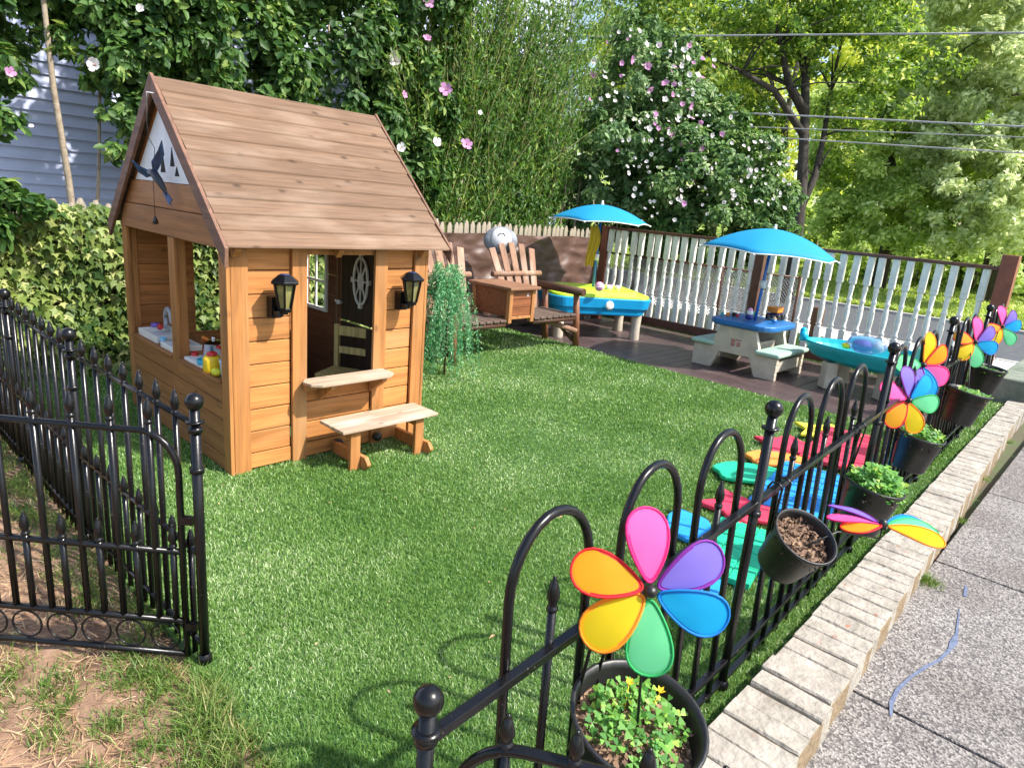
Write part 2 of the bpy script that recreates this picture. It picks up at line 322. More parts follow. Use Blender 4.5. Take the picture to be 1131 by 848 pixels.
# brick edging laid across
cm = mat('pale_concrete_brick', (.235,.21,.175), .9, .2, 9, 1, 38, col2=(.41,.375,.325), island=.07, spots=((.30,.12,.07), 26, .70), detail=8)
b = MB(); x = .35; k = 0
while x < 8.25:
    wd = random.uniform(.090,.104); yi = .632+.023*x; yo = .365+.037*x; yo = min(yo, .64)
    zz_ = 0
    zt = .052+random.uniform(-.004,.004)+(.012 if 1.95 < x < 2.15 else 0); j = random.uniform(-.0025,.0025)
    if abs(x-2.02) < .04: j -= .006
    n = 5; vs = []; fs = []
    for s_ in range(n+1):
        yy = yo+j+(yi-yo)*s_/n
        for (xx, zz) in ((x,-.10),(x,zt-.006+random.uniform(-.003,.002)),(x+.006,zt+random.uniform(-.002,.002)),(x+wd-.006,zt+random.uniform(-.002,.002)),(x+wd,zt-.006),(x+wd,-.10)): vs.append((xx,yy,zz))
    for s_ in range(n):
        for q in range(5): fs.append((s_*6+q, s_*6+q+1, s_*6+6+q+1, s_*6+6+q))
    fs += [(5,4,3,2,1,0), tuple(n*6+q for q in range(6))]
    b.add(vs, [tuple(reversed(f)) for f in fs]); x += wd+.0030+(.008 if 1.98 < x < 2.05 else 0); k += 1
bo = tag(b.build('brick_edging', cm), 'row of worn beige bricks laid side by side between black fence and sidewalk', 'edging')
mo = MB(); 
for i in range(28):
    a = .35+i*.285; mo.box((a, min(.369+.037*a,.644), -.13), (a+.285, .632+.023*a-.012, .044))
mo.build('mortar', mat('sandy_mortar', (.17,.12,.07), .95, .2, 14, .9, 50, col2=(.27,.20,.12)), bo)
# low mossy concrete wall at the end
b = MB(); b.box((8.32,.62,-.13), (11.3,.98,.26)); 
tag(b.build('concrete_wall', mat('mossy_concrete', (.10,.125,.09), .9, .2, 6, .7, 30, col2=(.22,.24,.20), detail=8), bevel=.02), 'low grey green mottled concrete wall behind the red brown corner post', 'wall')
# deck boards
b = MB(); y = .98
while y < 5.98:
    b.box((6.15,y,-.1), (8.38,min(y+.137,6.0),.004+random.uniform(-.002,.002))); y += .141
struct(b.build('deck', wdeck, bevel=.003))
# street, kerb, verge
as_m = mat('asphalt', (.055,.06,.07), .85, .15, 8, .5, 120, col2=(.09,.095,.105))
b = MB(); b.box((12.2,-30,-.2), (16.8,60,-.126)); struct(b.build('street', as_m))
b = MB()
for i in range(-8,20): b.box((10.75,i*1.5+.008,-.2), (12.05,i*1.5+1.492,-.075))
struct(b.build('pavement', mat('pale_concrete', (.60,.58,.54), .8, .08, 5, .4, 60, col2=(.70,.68,.64)), bevel=.01))
b = MB()
for i in range(-8,20): b.box((12.06,i*1.5+.004,-.2), (12.2,i*1.5+1.496,-.065)); b.box((16.8,i*1.5+.004,-.2), (16.95,i*1.5+1.496,-.06))
struct(b.build('kerb', mat('kerb_concrete', (.42,.40,.37), .8, .1, 5, .4, 60), bevel=.015))
lg = mat('lawn_grass', (.20,.30,.05), .95, .2, 3, .9, 60, col2=(.40,.48,.12), detail=8)
nx, ny = 60, 70; xs = np.linspace(16.95, 60, nx); ys = np.linspace(-30, 60, ny); X, Y_ = np.meshgrid(xs, ys, indexing='ij')
Z = -.07+np.maximum(0,X-19)*.045+.04*np.sin(X*2.1+Y_)*(X>17.5)+RNG.normal(0,.02,X.shape)*(X>17.2); V = np.stack([X,Y_,Z],-1).reshape(-1,3); I = np.arange(nx*ny).reshape(nx,ny)
F = np.stack([I[:-1,:-1], I[1:,:-1], I[1:,1:], I[:-1,1:]], -1).reshape(-1,4); lw = struct(npmesh('lawn', V, F, lg))
b = MB(); b.box((8.5,1.05,-.13), (10.74,30,-.1)); struct(b.build('verge', mat('verge_soil', (.04,.055,.02), .95, .25, 5, .6, 40)))
# sky
SUN = Vector((.27,-.62,.80)).normalized(); SEL = math.asin(SUN.z); 
wd = bpy.data.worlds.new('World'); S.world = wd; wd.use_nodes = True; nt = wd.node_tree; bg = nt.nodes['Background']
sk = nt.nodes.new('ShaderNodeTexSky'); sk.sky_type = 'NISHITA'; sk.sun_disc = False; sk.sun_elevation = SEL; sk.sun_rotation = math.atan2(SUN.x, SUN.y); sk.air_density = 1.2; sk.dust_density = 2.0
nt.links.new(sk.outputs[0], bg.inputs[0]); bg.inputs[1].default_value = .15
sl = bpy.data.lights.new('sun', 'SUN'); sl.energy = 4.4; sl.angle = rad(1.0); sl.color = (1,.95,.86); so = bpy.data.objects.new('sun', sl); COL.objects.link(so); so.rotation_euler = (-SUN).to_track_quat('-Z','Y').to_euler()

# ================================================================== GRASS (stuff)
def blades(name, P, h, w, lean, m, tw=None):
    n = len(P); a = RNG.uniform(0,2*PI,n); d = np.stack([np.cos(a),np.sin(a),np.zeros(n)],1); s_ = np.stack([-np.sin(a),np.cos(a),np.zeros(n)],1)
    b = RNG.uniform(0,2*PI,n); ld = np.stack([np.cos(b),np.sin(b),np.zeros(n)],1)*(lean*RNG.uniform(.2,1.3,(n,1))*h[:,None]); up = np.array([0,0,1.])[None]
    hz = h[:,None]*RNG.uniform(.7,1.15,(n,1)); ww = w[:,None]
    V = np.stack([P-d*ww/2, P+d*ww/2, P+ld*.35+up*hz*.6+d*ww*.42, P+ld*.35+up*hz*.6-d*ww*.42, P+ld+up*hz*.95],1).reshape(-1,3)
    o = (np.arange(n)*5)[:,None,None]; F = (np.array([(0,1,2),(0,2,3),(3,2,4)])[None]+o).reshape(-1,3)
    return npmesh(name, V, F, m)
def turf_points(n, box, dref):
    out = []; tot = 0
    while tot < n:
        k = 200000; X = RNG.uniform(box[0], box[1], k); Y = RNG.uniform(box[2], box[3], k)
        P = np.stack([X,Y,np.zeros(k)],1); w = P-np.array(CO)[None]; z = w@np.array(CF); px = FP*(w@np.array(CR))/np.maximum(z,.1)+565.5; py = 424-FP*(w@np.array(CU))/np.maximum(z,.1)
        ok = (z>.3)&(px>-60)&(px<1190)&(py<900)&(py>200); d = np.linalg.norm(w,axis=1); ok &= RNG.uniform(0,1,k) < np.minimum(1,(dref/d)**2.4)
        P = P[ok]; out.append(P); tot += len(P)
    P = np.vstack(out)[:n]; return P, np.linalg.norm(P-np.array(CO)[None],axis=1)
TG = leaf('turf_blades', (.075,.18,.032), (.235,.39,.10), (.54,.64,.37), tr=.3, rough=.36, bscale=1.3)
P, d = turf_points(460000, (.70,8.3,.60,6.0), 2.6)
yin = .632+.023*P[:,0]+.006; keep = (P[:,1] > yin+.0+RNG.uniform(0,.02,len(P)))&~((P[:,0]>1.5)&(P[:,0]<2.72)&(P[:,1]>3.38)&(P[:,1]<4.9)); keep &= ~((P[:,0]>6.14)&(P[:,1]>.97)); keep &= P[:,0] > .72+.02*np.sin(P[:,1]*9)+.015*np.sin(P[:,1]*31)
P = P[keep]; d = d[keep]
# pile swept different ways in soft patches
hh = .0175+.004*np.sin(P[:,0]*2.1+1)*np.sin(P[:,1]*1.7)
o = blades('artificial_turf', P, hh*np.maximum(1,d/5), .0026*np.maximum(1,d/2.4), .8, TG); tag(o, 'bright green artificial turf blades covering the play yard', 'turf', kind='stuff')
# real grass tufts, clover and straw on the bare earth
GG = leaf('wild_grass', (.06,.12,.02), (.16,.27,.05), (.42,.38,.17), tr=.3, bscale=3)
cs = [(.69,1.83,.08,700),(.65,1.72,.09,800),(.62,1.55,.09,650),(.71,1.60,.07,600),(.72,1.42,.06,500),(.50,1.72,.06,250),(.45,1.88,.05,180),(.36,2.15,.05,160),(.52,2.05,.06,260),(.62,2.0,.06,300),(.28,2.3,.05,100),(.42,1.6,.05,160),(.3,1.95,.04,100),(.35,1.72,.04,120),(.15,2.4,.06,120),(.5,1.45,.06,200),(3.6,.47,.05,260),(4.6,.52,.03,60),(5.6,.56,.03,80),(2.62,.45,.012,40),(6.9,.60,.03,60)]
cs += [(random.uniform(-.1,.66), random.uniform(1.15,2.3), random.uniform(.02,.06), 60) for _ in range(40)]
for i in range(34): y = 2.1+i*.09; cs.append((.66+random.uniform(-.12,.05), y, .07, 220))
for i in range(26): cs.append((random.uniform(.0,.55), random.uniform(2.1,4.6), random.uniform(.04,.12), 110))
PP = []; HH = []
for (x,y,r,n) in cs:
    q = RNG.normal(0,r*.6,(n,2)); PP.append(np.stack([x+q[:,0],y+q[:,1],np.full(n,-.012 if x<2 else -.06)],1)); HH.append(RNG.uniform(.02,.065,n)*(1.2 if n>600 else .8))
P = np.vstack(PP); H = np.concatenate(HH); ok = (P[:,0] < .745)|(P[:,0]>3); P = P[ok]; H = H[ok]
tag(blades('grass_tufts', P, H, np.full(len(P),.0032), 1.1, GG), 'rough green and yellow grass growing in tufts on the bare earth', 'grass', kind='stuff')
n = 14000; P = np.stack([RNG.uniform(-.6,.73,n), RNG.uniform(1.1,4.5,n)**1, np.full(n,-.006)],1); ST = leaf('dry_straw', (.30,.17,.09), (.52,.38,.22), (.62,.52,.36), tr=.1, bscale=4)
a = RNG.uniform(0,2*PI,n); T = np.stack([np.cos(a),np.sin(a),RNG.uniform(-.05,.12,n)],1); Nn = np.tile([0,0,1.],(n,1)); sz = np.array([.05])
T_STRAW = (np.array([(-.025,0,0),(.025,0,0),(.03,.5,.06),(-.01,.5,.06),(.0,1,0)]), [(0,1,2),(0,2,3),(3,2,4)])
tag(leaves('straw_litter', P, Nn, .055, T_STRAW, ST, T=T, rnd=.18), 'dry straw and dead grass bits scattered on the bare earth', 'straw', kind='stuff')
n = 60000; X = RNG.uniform(8.5,10.75,n); Y = RNG.uniform(1.1,8,n); P = np.stack([X,Y,np.full(n,-.1)],1)
tag(blades('ground_cover', P, np.full(n,.10), np.full(n,.016), .9, leaf('verge_grass', (.025,.07,.015), (.09,.17,.035), tr=.3, bscale=1)), 'dark green ground cover between the white fence and the street', 'ground cover', kind='stuff')
n = 60000; X = 17+RNG.uniform(0,1,n)**1.5*12; Y = RNG.uniform(-4,16,n); P = np.stack([X,Y,-.08+np.maximum(0,X-19)*.045],1)
tag(blades('lawn_blades', P, np.full(n,.12), np.full(n,.04), .9, leaf('lawn_blade', (.18,.28,.05), (.42,.52,.12), (.62,.64,.25), tr=.35, bscale=.6)), 'sunny grass of the lawn across the street', 'grass', kind='stuff')

n = 170; X = RNG.uniform(.8,6.1,n); Y = RNG.uniform(.9,5.9,n); P = np.stack([X,Y,np.full(n,.024)],1); P = P[~((X>1.4)&(X<2.8)&(Y>2.9)&(Y<4.95))]
tag(leaves('leaf_crumbs', P, np.tile([0,0,1.],(len(P),1)), .014, T_SIMPLE, leaf('crumb_tan', (.20,.12,.06), (.42,.30,.16), tr=.1), rnd=.4), 'tan crumbs of dry leaf scattered over the turf', 'leaf litter', kind='stuff')
# ================================================================== PLAYHOUSE
H = thing('playhouse', (1.48,3.36,0), 'wooden cottage playhouse with weathered pitched roof standing on the turf', 'playhouse')
W_, D_ = 1.25, 1.55; EZ = 1.25; RY = .78; RZ = 2.04; TH = .022
def rz_at(y): return RZ-(RZ-1.255)*abs(y-RY)/(RY+.04)
def boards(mb, x0, x1, z0, z1, y0, y1, n, axis='x'):
    hgt = (z1-z0)/n
    for i in range(n):
        a, b = z0+i*hgt+.0025, z0+(i+1)*hgt-.0025
        if axis == 'x': mb.box((x0,y0,a), (x1,y1,b))
        else: mb.box((y0,x0,a), (y1,x1,b))
fw = MB()
boards(fw, .095,.335, .10,1.235, .022,.040, 9); boards(fw, .965,1.165, .10,1.235, .022,.040, 9); boards(fw, .43,.87, .10,.475, .022,.040, 3)
fw.box((.095,.016,.015),(.335,.036,.0975)); fw.box((.43,.016,.015),(.87,.036,.0975)); fw.box((.965,.016,.015),(1.165,.036,.0975))
fw.build('front_wall', wx, H, bevel=.004)
ft = MB()
for a, b in ((.338,.427),(.873,.962),(1.168,1.25)): q = MB(); q.box((a,0,0),(b,.0215,1.235)); q.build('trim_post', wz, H, bevel=.003)
ft.box((0,0,0),(.092,.0215,1.235))
ft.box((-.0215,.0,0),(-.001,.09,1.21)); ft.box((.003,.0235,0),(.05,.07,1.21))
for bs_ in ([((-.0215,.675,.40),(-.001,.765,1.21)),((-.0008,.68,.5),(.045,.76,1.21))],[((-.0215,1.47,0),(-.001,1.55,1.21)),((-.0008,1.50,0),(.05,1.55,1.21))],[((1.252,0,0),(1.272,.09,1.21))],[((1.252,1.46,0),(1.272,1.55,1.21))]):
    q = MB()
    for a, b in bs_: q.box(a, b)
    q.build('trim_post', wz, H, bevel=.003)
ft.build('trim_post', wz, H, bevel=.003)
sw_ = MB()
boards(sw_, .092,1.468, .09,.395, -.018,-.002, 3, 'y'); sw_.box((-.019,.092,.01),(-.003,1.468,.088))
sw_.box((-.0225,.092,.40),(-.003,.673,.50)); sw_.box((-.0225,.767,.40),(-.003,1.468,.50))
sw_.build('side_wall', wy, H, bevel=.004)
# gable boards (clipped to the roof slope), white gable panel with three small openings painted on as dark triangles
def gable_board(mb, x0, x1, z0, z1):
    def yr(z): t = (RZ-z)/(RZ-1.255)*(RY+.04); return max(-.0, RY-t+.02), min(D_, RY+t-.02)
    a0, b0 = yr(z0); a1, b1 = yr(z1); mb.prism([(a0,z0),(b0,z0),(b1,z1),(a1,z1)], x0, x1, YZX())
gb = MB()
gable_board(gb, -.024,-.002, 1.2125,1.362); gable_board(gb, -.020,-.002, 1.366,1.505)
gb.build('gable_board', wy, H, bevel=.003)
gr = MB(); 
for z in (1.2125,1.37,1.53,1.69,1.85): gable_board(gr, 1.252,1.272, z, min(z+.155,1.98))
gr.build('gable_board', wy, H)
wp = MB(); zz0, zz1 = 1.508, 1.90
def yw(z): t = (RZ-z)/(RZ-1.255)*(RY+.04)-.075; return RY-t, RY+t
a0, b0 = yw(zz0); a1, b1 = yw(zz1)
# dark triangles on the panel give the openings' shade by colour
shade_tris = [(.80,1.62,.035,.12),(.66,1.645,.03,.10),(.60,1.57,.03,.05)]
wp.prism([(a0,zz0),(b0,zz0),(RY+.012,1.93),(RY-.012,1.93)], -.012,-.002, YZX())
wpo = wp.build('gable_panel', mat('white_painted_board', (.72,.73,.76), .55, .05, 6, .1), H)
cb = MB()
for (cy_, cz_, w2, h2) in shade_tris: cb.prism([(cy_-w2,cz_-h2/2),(cy_+w2,cz_-h2/2),(cy_,cz_+h2/2)], -.0145,-.0122, YZX())
cb.build('painted_opening', mat('opening_shade', (.015,.014,.013), .9), wpo)
# roof: overlapping boards both sides
for sgn, nm in ((-1,'roof'),(1,'roof')):
    rb = MB(); y0 = RY; z0 = RZ; sl = (RZ-1.255)/(RY+.04); n = 11; run = (RY+.075)/n
    for i in range(n):
        ya, yb = RY+sgn*run*i, RY+sgn*(run*(i+1)+.006); za, zb = RZ-sl*run*i, RZ-sl*(run*(i+1)+.006); k = .012
        x0, x1 = -.045+random.uniform(-.003,.003), 1.37+random.uniform(-.004,.004)
        vs = []
        for x in (x0,x1): vs += [(x,ya,za+.004),(x,yb,zb+.004+k),(x,yb,zb+.004+k+.012),(x,ya,za+.004+.012)]
        fs = [(0,1,2,3),(7,6,5,4),(0,4,5,1),(1,5,6,2),(2,6,7,3),(3,7,4,0)]
        if sgn < 0: fs = [tuple(reversed(f)) for f in fs]
        rb.add(vs, fs)
    rb.build('roof', wroof, H, bevel=.0025)
sl = (RZ-1.255)/(RY+.04)
for sgn in (-1,1):
    for (x0,x1,dz0,dz1) in ((-.068,-.048,.03,-.062),(1.374,1.39,.03,-.05)):
        pl = [(RY,RZ+dz0),(RY,RZ+dz1-.01),(RY+sgn*(RY+.09),RZ+dz1-.01-sl*(RY+.09)),(RY+sgn*(RY+.10),RZ+dz0-sl*(RY+.095))]
        bb = MB(); bb.prism(pl, x0, x1, YZX()); bb.build('barge_board', wbarge, H, bevel=.003)
rf = MB()
for sgn in (-1,1):
    for x in (.0,.6,1.2):
        rf.bar((x-.046+.06 if x==0 else x, RY, RZ-.045), (x-.046+.06 if x==0 else x, RY+sgn*(RY+.05), RZ-.045-sl*(RY+.05)), .035, .05)
rf.box((-.045,RY-.015,RZ-.09),(1.25,RY+.015,RZ-.02)); rf.box((.0,.0235,1.19),(1.25,.05,1.235)); rf.box((-.04,-.05,1.155),(1.36,-.03,1.185)) if False else None
rf.build('rafter', wz, H)
sg = MB()   # soffit boards seen inside the gable overhang
# back wall with a window opening, right wall with door and lattice window
bw = MB(); boards(bw, 0.05,.41, .02,1.235, 1.512,1.53, 9); boards(bw, .41,.83, .02,.48, 1.512,1.53, 3); boards(bw, .83,1.25, .02,1.235, 1.512,1.53, 9); boards(bw, .41,.83, 1.15,1.235, 1.512,1.53, 1); bwm = wood('cedar_back', (.42,.16,.045), 0); bw.box((.05,1.5305,.02),(.41,1.536,1.235)); bw.box((.4105,1.5305,.02),(.8295,1.536,.48)); bw.box((.83,1.5305,.02),(1.25,1.536,1.235)); bw.build('back_wall', bwm, H)  # thin backing sheets added behind the boards to close light slits
rw = MB()
boards(rw, .04,.42, .02,1.235, 1.232,1.25, 8, 'y'); rwm = wood('dark_inner_wall', (.16,.06,.025), 1); rw.build('right_wall', rwm, H); rw = MB(); boards(rw, .96,1.13, .02,1.235, 1.232,1.25, 8, 'y'); boards(rw, 1.13,1.42, .02,.66, 1.232,1.25, 4, 'y'); boards(rw, 1.13,1.42, 1.08,1.235, 1.232,1.25, 1, 'y'); boards(rw, 1.42,1.51, .02,1.235, 1.232,1.25, 8, 'y')  # inner boards darker than the cedar outside
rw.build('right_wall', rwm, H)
jm = MB(); jm.box((1.20,.935,.02),(1.231,.962,1.235)); jm.box((1.20,.42,.02),(1.231,.44,1.235)); jm.build('door_frame', wood('door_frame_wood', (.22,.12,.06), 2), H)
lw_ = MB(); y0, y1, z0, z1 = 1.13,1.42,.66,1.08; xx0, xx1 = 1.215,1.231
for (a,b_) in ((y0-.015,y0+.012),(y1-.012,y1+.015)): lw_.box((xx0,a,z0-.015),(xx1,b_,z1+.015))
for (a,b_) in ((z0-.015,z0+.012),(z1-.012,z1+.015)): lw_.box((xx0,y0+.0125,a),(xx1,y1-.0125,b_))
lw_.box((xx0+.002,(y0+y1)/2-.009,z0),(xx1-.002,(y0+y1)/2+.009,z1)); lw_.box((xx0+.003,y0,(z0+z1)/2-.009),(xx1-.003,y1,(z0+z1)/2+.009))
for z in (.72,1.0): lw_.box((xx0-.02,y1+.0,z-.018),(xx1-.001,y1+.03,z+.018))
lw_.build('lattice_window', white, H)
dr = MB()
for i in range(5): dr.box((1.228,.445+i*.0975,.04 if True else 0),(1.246,.445+(i+1)*.0975-.003,.615))
for i in range(5): dr.box((1.228,.445+i*.0975,.632),(1.246,.445+(i+1)*.0975-.003,1.21))
dro = dr.build('door', wdark, H)
ow = MB(); c = (1.216,.665,.94)
el = lambda rx, rz, n=28: [(c[0], c[1]+rx*math.cos(2*PI*k/n), c[2]+rz*math.sin(2*PI*k/n)) for k in range(n)]
ow.tube(el(.085,.165), .011, 6, closed=True); ow.tube(el(.028,.055), .009, 6, closed=True)
for k in range(4):
    t = PI*k/4; ow.tube([(c[0],c[1]-.085*math.cos(t),c[2]-.165*math.sin(t)),(c[0],c[1]+.085*math.cos(t),c[2]+.165*math.sin(t))], .008, 6)
for (dy,dz) in ((0,.175),(0,-.175),(.095,0),(-.095,0)): ow.box((c[0]-.01,c[1]+dy-.015,c[2]+dz-.018),(c[0]+.011,c[1]+dy+.015,c[2]+dz+.018))
ow.build('porthole_window', white, dro)
hd = MB(); hd.tube([(1.19,.92,.755),(1.225,.92,.755)], .017, 10); hd.tube([(1.19,.92,.755),(1.195,.955,.765)], .009, 8); hd.build('door_handle', white, dro)
# counter inside the left opening
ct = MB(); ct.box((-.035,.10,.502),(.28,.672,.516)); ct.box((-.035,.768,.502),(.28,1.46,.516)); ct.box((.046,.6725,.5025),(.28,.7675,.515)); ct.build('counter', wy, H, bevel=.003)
# serving shelf
sh = MB(); sh.prism([(.41,-.0),(.37,-.05),(.38,-.125),(.43,-.165),(.89,-.165),(.945,-.12),(.945,-.0)], .478,.496); so_ = sh.build('shelf', wbench, H, bevel=.004)
sb = MB(); sb.box((.40,-.03,.43),(.93,-.001,.4775)); 
for x in (.50,.85): sb.prism([(-.001,.36),(-.14,.455),(-.14,.4775),(-.031,.4775),(-.031,.43),(-.001,.43)], x, x+.03, YZX())
sb.build('bracket', wz, so_)
# built-on bench
bn = MB(); bn.box((.46,-.33,.243),(1.14,-.205,.262)); bn.box((.46,-.20,.243),(1.14,-.08,.262)); bno = bn.build('bench', wbench, H, bevel=.004)
for x in (.53,.99):
    lg_ = MB(); lg_.box((x,-.30,.0),(x+.065,-.275,.2425)); lg_.box((x,-.215,.17),(x+.03,-.19,.2425)) if False else None
    lg_.box((x+.005,-.2745,.19),(x+.035,-.09,.2425)); lg_.prism([(-.0,.01),(-.34,.01),(-.37,.04),(-.37,.05),(-.34,.085),(-.0,.085)], x+.066, x+.092, YZX())
    lg_.build('bench_leg', wz, bno, bevel=.003)
for (x,y,z) in ((.625,-.02,.07),(.90,-.03,.06)): bolt = MB(); bolt.ball((x,y,z), .03, 10); bolt.build('foot_bolt', pot_m, bno)
# coach lanterns
def lantern(x):
    k0 = len(bpy.data.objects); l = MB(); M = Matrix.Translation((x,-.075,1.0)); 
    l.lathe([(.001,.075),(.03,.07),(.062,.045),(.062,.036),(.046,.030)], n=6, M=M, smooth=False)
    l.lathe([(.001,-.088),(.026,-.085),(.03,-.07),(.026,-.066)], n=6, M=M, smooth=False)
    for k in range(6): t = 2*PI*k/6; l.bar(M@Vector((.027*math.cos(t),.027*math.sin(t),-.07)), M@Vector((.046*math.cos(t),.046*math.sin(t),.032)), .009, .009)
    l.box((x-.045,-.045,.885),(x+.0,-.001,.975)); l.box((x-.04,-.08,.895),(x-.01,-.0455,.92)); l.box((x-.02,-.085,.905),(x+.01,-.06,.925))
    o = l.build('lantern', black, H, bevel=.0015)
    g_ = MB(); g_.lathe([(.022,-.068),(.039,.031)], n=6, M=M, smooth=False); g_.build('lamp_glass', mat('amber_glass', (.42,.38,.14), .12, .2, 12, 0, trans=.45), o)
    s_ = MB(); s_.lathe([(.001,.0765),(.022,.0745),(.023,.072)], n=6, M=M, smooth=False); s_.build('solar_cap', mat('solar_panel', (.02,.04,.12), .15, .1, 40, 0), o)
    q = MB(); q.tube([(x,-.075,.945),(x,-.075,1.01)], .009, 8); q.build('bulb', mat('warm_bulb', (.9,.75,.25), .4), o)
    F_ = 1.25; o.scale = (F_,F_,F_); o.location = (x*(1-F_), -.001*(1-F_), 1.0*(1-F_)+.01)
lantern(.245); lantern(1.075)

# bird wind ornament hanging in the gable
B = thing('bird_ornament', (1.375,4.05,1.30), 'dark blue metal hummingbird ornament hanging on a string in the playhouse gable', 'ornament')
B.rotation_euler = (0,0,rad(18)); B.scale = (.85,.85,1.0)
navy = mat('dark_blue_enamel', (.02,.05,.14), .25, .3, 30, .05, metal=.4); 
b = MB(); 
b.tube([(0,.09,.245),(0,.06,.25),(0,.03,.255),(0,-.01,.25),(0,-.06,.21),(0,-.10,.17),(0,-.125,.14)], [.001,.004,.017,.026,.022,.014,.004], 10)
b.build('bird_body', mat('black_enamel', (.015,.018,.03), .3), B)
for s_ in (1,-1):
    w_ = MB()
    if s_ == 1: P_ = [(0,.02,.26),(-.02,.09,.28),(-.03,.15,.31),(-.01,.12,.25),(0,.06,.225),(0,0,.235)]
    else: P_ = [(0,.0,.265),(-.02,-.02,.31),(-.03,-.10,.37),(-.04,-.15,.42),(-.02,-.14,.35),(0,-.07,.29),(0,-.03,.25)]
    w_.add(P_, [tuple(range(len(P_)))]); w_.build('wing', navy, B, solid=.006)
b = MB(); b.add([(0,-.10,.18),(0,-.17,.12),(0,-.15,.105),(0,-.16,.09),(0,-.13,.1),(0,-.09,.15)], [(0,1,2,3,4,5)]); b.build('tail', navy, B, solid=.005)
b = MB(); b.tube([(0,.02,.63),(0,.03,.5),(0,.02,.43),(0,-.03,.38),(0,-.01,.27)], .0022, 5); b.tube([(0,0,.23),(0,0,.02)], .002, 5); b.build('string', pot_m, B)
b = MB(); b.lathe([(.001,.0),(.012,-.02),(.02,-.045),(.001,-.05)], (0,0,.03), 10); b.build('weight', pot_m, B)
b = MB(); b.tube([(0,.02,.63),(0,.02,.66),(.07,-.0,.66)], .003, 6); b.build('hook', grey_pl, B)

# toy kitchen things on the counter (world)
def local(x,y,z=.516): return (1.48+x, 3.36+y, z)
b = thing('toy_sink', local(.10,1.24), 'white toy sink with grey gooseneck tap on the playhouse counter', 'toy sink')
q = MB(); q.box((-.1,-.15,0),(.1,.18,.012)); q.box((-.1,-.15,.0121),(-.085,.18,.045)); q.box((.085,-.15,.0121),(.1,.18,.045)); q.box((-.0849,-.15,.0121),(.0849,-.13,.045)); q.box((-.0849,.15,.0121),(.0849,.18,.045)); q.build('basin', white, b, bevel=.005)
q = MB(); q.tube([(.05,.11,.04)]+[(.05,.11,.12)]+[(.05,.06+.05*math.cos(t),.12+.06*math.sin(t)) for t in [k*PI/8 for k in range(9)]]+[(.05,.01,.09)], .014, 10); q.build('tap', grey_pl, b)
q = MB(); q.tube([(0,.16,.045),(0,.16,.07)], .025, 12); q.build('knob', purple_pl, b)
q = MB(); q.ball((.0,.07,.06), .02, 10); q.tube([(0,.04,.06),(0,.10,.06)], .01, 8); q.build('valve', red_pl, b)
b = thing('toy_stove', local(.08,.90), 'white toy hob plate standing beside the toy sink behind the middle post', 'toy stove')
q = MB(); q.box((-.09,-.10,0),(.09,.10,.035)); q.build('hob', white, b, bevel=.006); q = MB(); q.lathe([(.045,.036),(.05,.038),(.052,.036)], n=16); q.build('ring', grey_pl, b)
q = MB(); q.tube([(0,0,.042),(0,0,.09)], .035, 14); q.build('pan', pot_m, b)
b = thing('toy_tray', local(.09,.50), 'white toy draining tray on the counter right of the middle post', 'toy tray')
q = MB(); q.box((-.1,-.12,0),(.1,.13,.02)); q.build('plate', white, b, bevel=.006)
for k in range(5): pass
b = thing('toy_pot', local(.12,.52,.538), 'shiny steel toy pot with red rim standing on the white tray', 'toy pot')
q = MB(); q.lathe([(.001,0),(.055,0),(.06,.01),(.06,.085),(.064,.088),(.058,.088),(.055,.012),(.001,.012)], n=24); q.build('bowl', chrome, b)
q = MB(); q.lathe([(.066,.089),(.04,.10),(.012,.106),(.001,.107)], n=24); q.ball((0,0,.115), .012, 8); q.build('lid', chrome, b)
q = MB(); q.tube([(-.0,.06,.075),(-.01,.10,.08)], .011, 8); q.tube([(0,-.06,.075),(0,-.09,.08)], .011, 8); q.build('handle', red_pl, b)
b = thing('toy_pan', local(.16,.63,.538), 'orange handled toy saucepan behind the shiny pot', 'toy pan')
q = MB(); q.lathe([(.001,0),(.035,0),(.038,.05),(.034,.05),(.031,.006),(.001,.006)], n=16); q.build('bowl', pot_m, b); q = MB(); q.tube([(0,.035,.06),(-.03,.075,.085)], .012, 8); q.build('handle', orange_pl, b)
b = thing('toy_bowl', local(.03,.415), 'small light blue toy bowl on the edge of the playhouse counter', 'toy bowl')
q = MB(); q.lathe([(.001,0),(.03,0),(.045,.02),(.048,.045),(.044,.045),(.04,.022),(.001,.008)], n=20); q.build('bowl', mat('sky_blue_plastic', (.03,.42,.65), .35, .04), b)
b = thing('toy_jar', local(.02,.305), 'yellow toy jar with red knob on its lid', 'toy jar')
q = MB(); q.lathe([(.001,0),(.045,0),(.048,.01),(.048,.075),(.04,.09),(.001,.092)], n=22); q.build('body', yellow_pl, b); q = MB(); q.lathe([(.028,.092),(.028,.105),(.018,.112),(.001,.114)], n=16); q.build('lid', red_pl, b)
b = thing('toy_lemon', local(-.0,.205), 'yellow green toy fruit lying on the counter corner', 'toy fruit')
q = MB(); q.ball((0,0,.022), .028, 12, sc=(1,1.4,.8)); q.ball((0,.045,.02), .008, 6); q.build('fruit', mat('lemon_plastic', (.72,.68,.03), .4, .05), b)
b = thing('toy_cup', local(.035,.15), 'pale blue and white toy jug in the corner of the playhouse opening', 'toy jug')
q = MB(); q.lathe([(.001,0),(.03,0),(.036,.08),(.040,.10),(.035,.10),(.03,.01),(.001,.01)], n=18); q.build('body', mat('pale_blue_plastic', (.45,.62,.75), .35, .04), b); q = MB(); q.tube([(0,.035,.08),(0,.06,.07),(0,.06,.04),(0,.033,.025)], .005, 6); q.build('handle', white, b)
